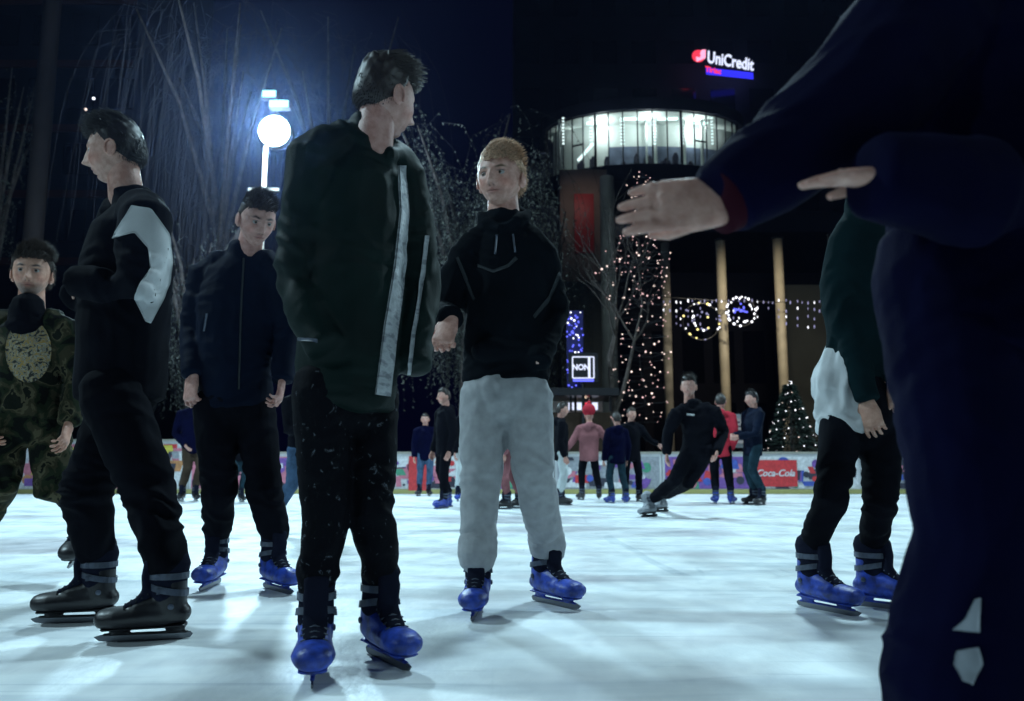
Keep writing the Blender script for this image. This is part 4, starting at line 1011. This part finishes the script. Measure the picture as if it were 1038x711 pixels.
willow(470, 19.0, 9.4, 2.6, 'leafy weeping tree between the long coat and the fair-haired man', 1100, 8, 5, 1.2)
willow(195, 18.0, 6.3, 1.2, 'low leafy tree behind the tracksuit man and the blue jacket', 330, 11, 3, 1.0)
willow(548, 23.5, 8.0, 1.3, 'slim leafy tree left of the beige stair tower', 380, 14, 4, 1.5)
willow(-14, 24.0, 13.5, 1.6, 'leafy tree whose branch tips enter at the left edge', 160, 17, 3, 9.0)

# bare tree with string lights
def branchy(root, base, H, seed, spreadx):
    rn = random.Random(seed); mb = MB(); tips = []
    def grow(p, d, L, r, depth):
        q = [p]; dd = d.copy()
        for i in range(3):
            dd = (dd+Vector((rn.gauss(0, .16), rn.gauss(0, .16), .05))).normalized(); q.append(q[-1]+dd*L/3)
        mb.tube(q, [max(.004, r), max(.004, r*.85), max(.0035, r*.7), max(.003, r*.55)], (9, 6, 5, 4, 3, 3)[depth], cap=False); tips.extend(q[1:] if depth >= 1 else [])
        if depth < 5:
            for k in range(3 if depth < 4 else 2):
                a = rn.uniform(0, 2*math.pi); nd = (dd*rn.uniform(.5, 1)+Vector((math.cos(a)*spreadx, math.sin(a)*.8, rn.uniform(-.2, .5)))*.75).normalized()
                grow(q[rn.choice([2, 3, 3])], nd, L*rn.uniform(.55, .8), r*.55, depth+1)
    grow(base, Vector((0, 0, 1)), H*.38, .10, 0)
    mb.build('trunk', M['bark'], root, True); return tips
YS = 17.5; c = W(643, 300, YS)
st = empty('bare_tree', (c.x, YS, 0), 'bare spreading tree wound with small warm string lights', 'tree')
tips = branchy(st, Vector((c.x-.1, YS, -.06)), 6.6, 12, .62)
rn = random.Random(9)
sl = empty('string_lights', (c.x, YS, 0), 'warm pinkish string lights wound round the bare tree', 'string lights')
xlo, xhi = W(606, 0, YS).x, W(690, 0, YS).x
cand = [t for t in tips if xlo < t.x < xhi and W(0, 440, YS).z < t.z < W(0, 235, YS).z]; rn.shuffle(cand)
mb = MB(); mb.ball((0, 0, 0), .016, None, 8, 6); proto = mb.build('bulb', M['bulb_warm'], None, True); meb = proto.data; bpy.data.objects.remove(proto)
mb = MB(); mb.ball((0, 0, 0), .014, None, 8, 6); proto = mb.build('bulb', M['bulb_pink'], None, True); mep = proto.data; bpy.data.objects.remove(proto)
def bulb(p, me, parent, s=1.0):
    o = bpy.data.objects.new('bulb', me); COL.objects.link(o); o.parent = parent; o.location = Vector(p)-parent_world(parent); o.scale = (s, s, s)
PT = [(604, 277), (610, 273), (616, 270), (622, 266), (629, 263), (648, 259), (652, 266), (658, 262), (666, 267), (671, 271), (676, 280), (663, 290), (668, 302), (675, 309), (669, 322), (656, 300), (633, 302), (646, 335), (640, 352), (664, 349), (655, 357), (648, 361), (673, 359), (679, 357), (651, 385), (655, 392), (661, 399), (652, 403), (645, 402), (632, 398), (624, 399), (657, 410), (605, 423), (664, 243), (655, 240), (648, 236), (641, 240), (650, 225), (644, 214), (652, 219), (660, 226), (640, 200), (646, 196), (636, 188), (648, 206), (664, 206), (658, 196), (670, 377), (661, 370), (640, 377)]
for i, (px, py) in enumerate(PT):
    bulb(W(px+rn.uniform(-1, 1), py, YS-.25+rn.uniform(-.3, .3)), meb if i % 3 else mep, sl, rn.uniform(.8, 1.5))
wire = MB(); pp = [W(a, b, YS-.2) for a, b in sorted(PT[:33], key=lambda q: q[1])]
for a, b in zip(pp, pp[1:]): wire.tube([a, a.lerp(b, .5)-Vector((0, 0, .04)), b], .006, 3, cap=False)
for k, t in enumerate(cand[:50]): bulb(t, mep, sl, rn.uniform(.5, 1.0))
for nm_, lo_, hi_, lab_ in (('a', 175, 300, 'tiny lights climbing the upper branches towards the round lounge'), ('b', 300, 430, 'tiny lights wound round the trunk and lower branches of the bare tree')):
    s2 = empty('string_lights', (c.x, YS, 0), lab_, 'string lights'); w2 = MB(); pv_ = None; path = []
    for k in range(95):
        t = k/94; py = lo_+(hi_-lo_)*t; wdt = (12 if py < 235 else 32) if lo_ < 200 else 34
        path.append(W(650+wdt*math.sin(k*1.13+rn.uniform(-.5, .5))*rn.uniform(.3, 1), py+rn.uniform(-3, 3), YS+rn.uniform(-.5, .5)))
    for k, p in enumerate(path):
        bulb(p, mep if rn.random() < .6 else meb, s2, rn.uniform(.45, 1.05))
        if pv_ is not None: w2.tube([pv_, p], .004, 3, cap=False)
        pv_ = p
    w2.build('wire', M['frame'], s2)
wire.build('wire', M['frame'], sl)

# small conifer with lights
YC = 15.7; c = W(803, 455, YC); zt = W(0, 388, YC).z
fir = empty('fir_tree', (c.x, YC, 0), 'small dark fir tree covered in white lights behind the boards', 'tree')
mb = MB(); mb.tube([(c.x, YC, -.06), (c.x, YC, zt*.95)], [.05, .015], 8); mb.build('trunk', M['bark'], fir, True)
mb = MB(); rn = random.Random(4)
for k in range(2600):
    h = rn.random()**.8; z = .25+(zt-.3)*h; r = (1-h)*.62*rn.uniform(.35, 1.05)+.03; a = rn.uniform(0, 2*math.pi)
    p = Vector((c.x+r*math.cos(a), YC+r*math.sin(a), z)); d = Vector((math.cos(a), math.sin(a), rn.uniform(-.5, .2))).normalized()*.12; s_ = d.cross(Vector((rn.gauss(0, 1), rn.gauss(0, 1), 1))).normalized()*.018
    mb.add([p-d*.3, p+d*.4+s_, p+d, p+d*.4-s_], [(0, 1, 2, 3)])
mb.build('crown', mat('fir_needles', (.010, .022, .014), .8, vary=.4), fir)
fls = empty('string_lights', (c.x, YC, 0), 'white string lights on the small dark fir tree', 'string lights')
mb = MB(); mb.ball((0, 0, 0), .019, None, 8, 6); proto = mb.build('bulb', M['bulb_white'], None, True); mew = proto.data; bpy.data.objects.remove(proto)
wr_ = MB(); prev = None
for k in range(95):
    h = k/95; z = .55+(zt-.5)*h; r = (1-h)*.60+.03; a = k*.61+rn.uniform(-.2, .2); p = Vector((c.x+r*math.cos(a), YC+r*math.sin(a), z)); bulb(p, mew if k % 4 else meb, fls, rn.uniform(.25, .75))
    if prev is not None: wr_.tube([prev, p], .004, 3, cap=False)
    prev = p
wr_.build('wire', M['frame'], fls)

# hanging curtain of lights and the two round ornaments
YG = 27.0
gl_ = empty('icicle_lights', W(755, 305, YG), 'curtain of small hanging icicle lights strung between the beige posts', 'string lights')
mb = MB(); a, b = W(668, 301, YG), W(850, 306, YG); mb.tube([a, a.lerp(b, .33)-Vector((0, 0, .08)), a.lerp(b, .66)-Vector((0, 0, .08)), b], .012, 5); mb.build('cable', M['frame'], gl_)
mb = MB(); mb.ball((0, 0, 0), (.018, .018, .045), None, 6, 5); proto = mb.build('bulb', M['bulb_white'], None, True); mei = proto.data; bpy.data.objects.remove(proto)
M['bulb_dim'] = emis('dim_violet_bulb', (.5, .5, .9), .7)
mb = MB(); mb.ball((0, 0, 0), (.018, .018, .05), None, 6, 5); proto = mb.build('bulb', M['bulb_dim'], None, True); med = proto.data; bpy.data.objects.remove(proto)
nb = 0
for k in range(30):
    px = 674+k*5.8+rn.uniform(-1.5, 1.5)
    for j in range(rn.randint(1, 4)):
        if nb > 94: break
        bulb(W(px, 306+j*8+rn.uniform(-2, 2), YG), mei if rn.random() < .35 else med, gl_, rn.uniform(.7, 1.3)); nb += 1
for (px, py, rr, lab, cols, nn) in ((711, 326, 19, 'round wreath ornament of yellow, violet and white lights left of the middle post', ('bulb_yellow', 'bulb_white', 'bulb_dim'), 34), (751, 316, 15, 'round white light ornament with a blue heart right of the middle post', ('bulb_white', 'bulb_white', 'bulb_white'), 26)):
    c = W(px, py, YG-.3); o = empty('light_ornament', c, lab, 'ornament', 'round light ornaments'); pm = F/YG; mb = MB()
    n = 24; pts = [c+Vector((rr/pm*math.cos(2*math.pi*i/n), 0, rr/pm*math.sin(2*math.pi*i/n))) for i in range(n+1)]; mb.tube(pts, .02, 5, cap=False); mb.tube([c+Vector((0, 0, rr/pm)), W(px, 303, YG-.3)], .008, 4); mb.build('ring', M['frame'], o)
    for i in range(nn):
        a = 2*math.pi*i/nn*1.0+rn.uniform(-.1, .1); k = rn.choice([1, 1, .9, .75]) if rr < 18 else rn.choice([1, .95, .5, .4]); p = c+Vector((k*rr/pm*math.cos(a), -.04, k*rr/pm*math.sin(a)))
        if rr > 18 and math.sin(a) > .3 and rn.random() < .5: mm = 'bulb_yellow' if math.cos(a) < 0 else 'bulb_dim'
        elif rr > 18: mm = rn.choice(cols)
        else: mm = 'bulb_white'
        mb = MB(); mb.ball(p, .034*rn.uniform(.7, 1.3), None, 7, 5); mb.build('bulb', M[mm], o)
    if rr < 18:
        for i in range(14):
            a = rn.uniform(0, 6.28); r = rn.uniform(0, .5)*rr/pm; mb = MB(); mb.ball(c+Vector((r*math.cos(a), -.04, r*math.sin(a)+.03)), .035, None, 7, 5); mb.build('bulb', M['bulb_blue'], o)

# kiosk with its lit counter, blue light panel and black framed sign
YK = 17.2
ks = empty('market_kiosk', (W(588, 430, YK).x, YK+.9, 0), 'dark wooden kiosk with a bright serving window behind the rink boards', 'kiosk')
xa, xb = W(556, 0, YK).x, W(612, 0, YK).x; zt = W(0, 398, YK).z; zw0, zw1 = W(0, 418, YK).z, W(0, 403, YK).z
mb = MB(); mb.box(((xa+xb)/2, YK+.8, (zw0-.06)/2), (xb-xa, 1.6, zw0+.06)); mb.build('counter', M['brown'], ks)
mb = MB(); mb.box(((xa+xb)/2, YK+1.5, (zw0+zw1)/2+.02), (xb-xa, .1, zw1-zw0)); mb.build('back_wall', M['white_wall'], ks)
mb = MB(); mb.box(((xa+xb)/2, YK+.7, zw1+.10), (xb-xa+.3, 2.0, .16)); mb.build('roof', M['frame'], ks)
for i in range(4): mb = MB(); mb.box((xa+(xb-xa)*(i+.0)/3.0, YK+.02, (zw0+zw1)/2+.02), (.05, .05, zw1-zw0)); mb.build('upright', M['frame'], ks)
for i, (mm, px) in enumerate((('sign_white', 579), ('sign_white', 587), ('sign_red', 595), ('sign_white', 603))):
    c = W(px, 410, YK+.5); mb = MB(); mb.box((c.x, YK+.5, (zw0+zw1)/2), (.12, .06, .16)); mb.build('lit_menu', M[mm], ks)
YS2 = 17.0
bl = empty('blue_light_panel', W(584, 350, YS2+.2), 'tall narrow panel of blue fairy lights above the kiosk', 'light panel')
xa, xb = W(572, 0, YS2).x, W(588, 0, YS2).x; za, zb = W(0, 392, YS2).z, W(0, 313, YS2).z
mb = MB(); mb.box(((xa+xb)/2, YS2+.25, (za+zb)/2), (xb-xa, .04, zb-za)); mb.build('net_backing', mat('navy_net', (.02, .02, .12), .8), bl)
mb = MB(); mb.tube([((xa+xb)/2, YS2+.28, -.05), ((xa+xb)/2, YS2+.28, za)], .03, 8); mb.build('stand', M['frame'], bl)
for i in range(90):
    p = Vector((rn.uniform(xa, xb), YS2+.2, rn.uniform(za, zb)));
    mb = MB(); mb.ball(p, rn.uniform(.012, .024), None, 6, 5); mb.build('bulb', M['bulb_blue'] if rn.random() < .8 else M['bulb_white'], bl)
c = W(591, 373, YS2); sgn = empty('square_sign', (c.x, YS2, 0), 'square black-framed lit sign reading NON under the blue lights', 'sign')
s = 30/(F/YS2)
mb = MB(); mb.box(c, (s, .10, s)); mb.build('box', M['frame'], sgn)
mb = MB(); q = s*.72
for k in (-1, 1):
    mb.box(c+Vector((k*q/2, -.055, 0)), (.025, .012, q)); mb.box(c+Vector((0, -.055, k*q/2)), (q, .012, .025))
mb.box(c+Vector((q*.28, -.056, 0)), (.05, .012, q)); mb.build('frame_light', M['sign_white'], sgn)
text_mesh('NON', .17, M['sign_white'], 'lettering', c+Vector((-.05, -.058, 0)), parent=sgn, sx=.9, ext=.004, bold=.006)
mb = MB(); mb.box(c+Vector((0, -.054, -s*.44)), (s*.7, .01, .05)); mb.build('lower_bar', M['bulb_blue'], sgn)
mb = MB(); mb.tube([(c.x, YS2+.03, -.05), (c.x, YS2+.03, c.z-s/2)], .035, 8); mb.build('stand', M['frame'], sgn)
# menu box by the boards and a small box behind the leaning skater
c = W(747, 437, 15.0); mn = empty('lit_menu_box', (c.x, 15.0, 0), 'grey-framed lit menu box standing behind the boards beside the petrol jeans', 'menu box')
mb = MB(); mb.box((c.x, 15.05, c.z), (.52, .16, .62)); mb.build('frame', M['chrome'], mn)
mb = MB(); mb.box((c.x, 14.962, c.z), (.40, .02, .46)); pnl = mb.build('panel', emis('dim_panel', (.5, .55, .6), .35), mn)
for i in range(5): mb = MB(); mb.box((c.x-.06+.02*i, 14.948, c.z+.16-.08*i), (.22, .006, .03)); mb.build('picture', M['redp'] if i == 3 else M['darkp'], pnl)
for k in (-1, 1): mb = MB(); mb.box((c.x+k*.2, 15.05, (c.z-.31)/2-.03), (.04, .04, c.z-.31+.06)); mb.build('leg', M['chrome'], mn)
# ================================================================ light
world = bpy.data.worlds.new("World"); scene.world = world; world.use_nodes = True
bg = world.node_tree.nodes['Background']; sky = world.node_tree.nodes.new('ShaderNodeTexSky')
sky.sky_type = 'NISHITA'; sky.sun_disc = False; sky.sun_elevation = R(-4); sky.sun_rotation = R(200); sky.ozone_density = 6; sky.dust_density = .3
mixw = world.node_tree.nodes.new('ShaderNodeMix'); mixw.data_type = 'RGBA'; mixw.inputs['Factor'].default_value = .93
mixw.inputs['B'].default_value = (.0010, .0010, .0130, 1)
world.node_tree.links.new(sky.outputs[0], mixw.inputs['A']); world.node_tree.links.new(mixw.outputs['Result'], bg.inputs['Color']); bg.inputs['Strength'].default_value = .45

def light(name, kind, loc, power, col, target=None, size=.3, spot=None, blend=.5):
    d = bpy.data.lights.new(name, kind); d.energy = power; d.color = col
    if kind in ('POINT', 'SPOT'): d.shadow_soft_size = size
    if kind == 'AREA': d.size = size; d.shape = 'DISK'
    if kind == 'SPOT': d.spot_size = R(spot or 100); d.spot_blend = blend
    o = bpy.data.objects.new(name, d); COL.objects.link(o); o.location = loc
    if target is not None: o.rotation_euler = (Vector(target)-Vector(loc)).to_track_quat('-Z', 'Y').to_euler()
    return o
COOL = (.60, .88, 1.0)
light('floodlight_beam', 'SPOT', lp-Vector((0, .35, 0)), 2700, (.60, .92, 1.0), (lp.x+1.8, 3, 0), .5, 150, .6)
light('floodlight_spill', 'POINT', lp+Vector((0, -.45, 0)), 1300, (.50, .72, 1.0), None, .3)
# the rink's other floodlights, unseen, assumed out of frame round the ice
light('mast_lamp_near_left', 'SPOT', (-9.5, -3.5, 8.0), 1000, COOL, (0, 7.5, 0), .35, 85, .5)
light('mast_lamp_near_right', 'SPOT', (8.5, -2.5, 8.0), 800, COOL, (0, 8, 0), .35, 85, .5)
light('added_lamp_overhead', 'SPOT', (3.5, 9.0, 10.5), 4000, COOL, (1.5, 7, 0), .5, 120, .5)  # unseen lamp added above the ice for light from overhead
light('mast_lamp_far_right', 'SPOT', (12.5, 15.5, 7.5), 2300, COOL, (2, 5, 0), .35, 110, .5)
light('mast_lamp_mid_left', 'SPOT', (-9, 5, 9.0), 3200, COOL, (-1, 4.5, 0), .35, 120, .5)
for k, p in enumerate(LOUNGE): light('lounge_lamp', 'POINT', p, 120, (.90, 1, .99), None, .2)
light('kiosk_lamp', 'POINT', (W(588, 0, 17.7).x, 17.7, 2.0), 12, (1, .85, .6), None, .1)
light('post_fill_lamp', 'SPOT', (W(760, 0, 24).x, 22.0, 7.0), 1400, (1, .9, .68), (W(760, 0, 28).x, 29, 4.0), .2, 75, .6)  # unseen lamp added to brighten the beige posts, no fixture there
light('stair_wall_fill', 'SPOT', (W(590, 0, 44).x, 43.3, W(0, 200, 46).z), 30, (1, .80, .70), (W(590, 0, 46).x, 46, W(0, 215, 46).z), .2, 110, .8)  # unseen lamp that only brightens the stair tower wall

scene.view_settings.view_transform = 'Standard'; scene.view_settings.look = 'None'; scene.view_settings.exposure = 0.0; scene.view_settings.gamma = 1
scene.render.engine = 'CYCLES'; scene.cycles.use_denoising = True
try: scene.cycles.denoiser = 'OPENIMAGEDENOISE'
except Exception: pass
scene.cycles.max_bounces = 6; scene.cycles.diffuse_bounces = 3; scene.cycles.transparent_max_bounces = 12; scene.cycles.sample_clamp_indirect = 4
scene.cycles.volume_bounces = 0

# thin haze volume added to give the floodlight a soft glow
hz = bpy.data.materials.new('glow_haze'); hz.use_nodes = True; nt = hz.node_tree; nt.nodes.remove(nt.nodes['Principled BSDF'])
pv = nt.nodes.new('ShaderNodeVolumePrincipled'); pv.inputs['Color'].default_value = (.38, .52, 1, 1); pv.inputs['Density'].default_value = .0006; pv.inputs['Anisotropy'].default_value = .9
nt.links.new(pv.outputs[0], nt.nodes['Material Output'].inputs['Volume'])
mb = MB(); mb.box((0, 33, 27), (120, 110, 56.6)); o = mb.build('haze', hz); o['kind'] = 'stuff'; o['label'] = 'thin haze added over the rink for the floodlight glow'
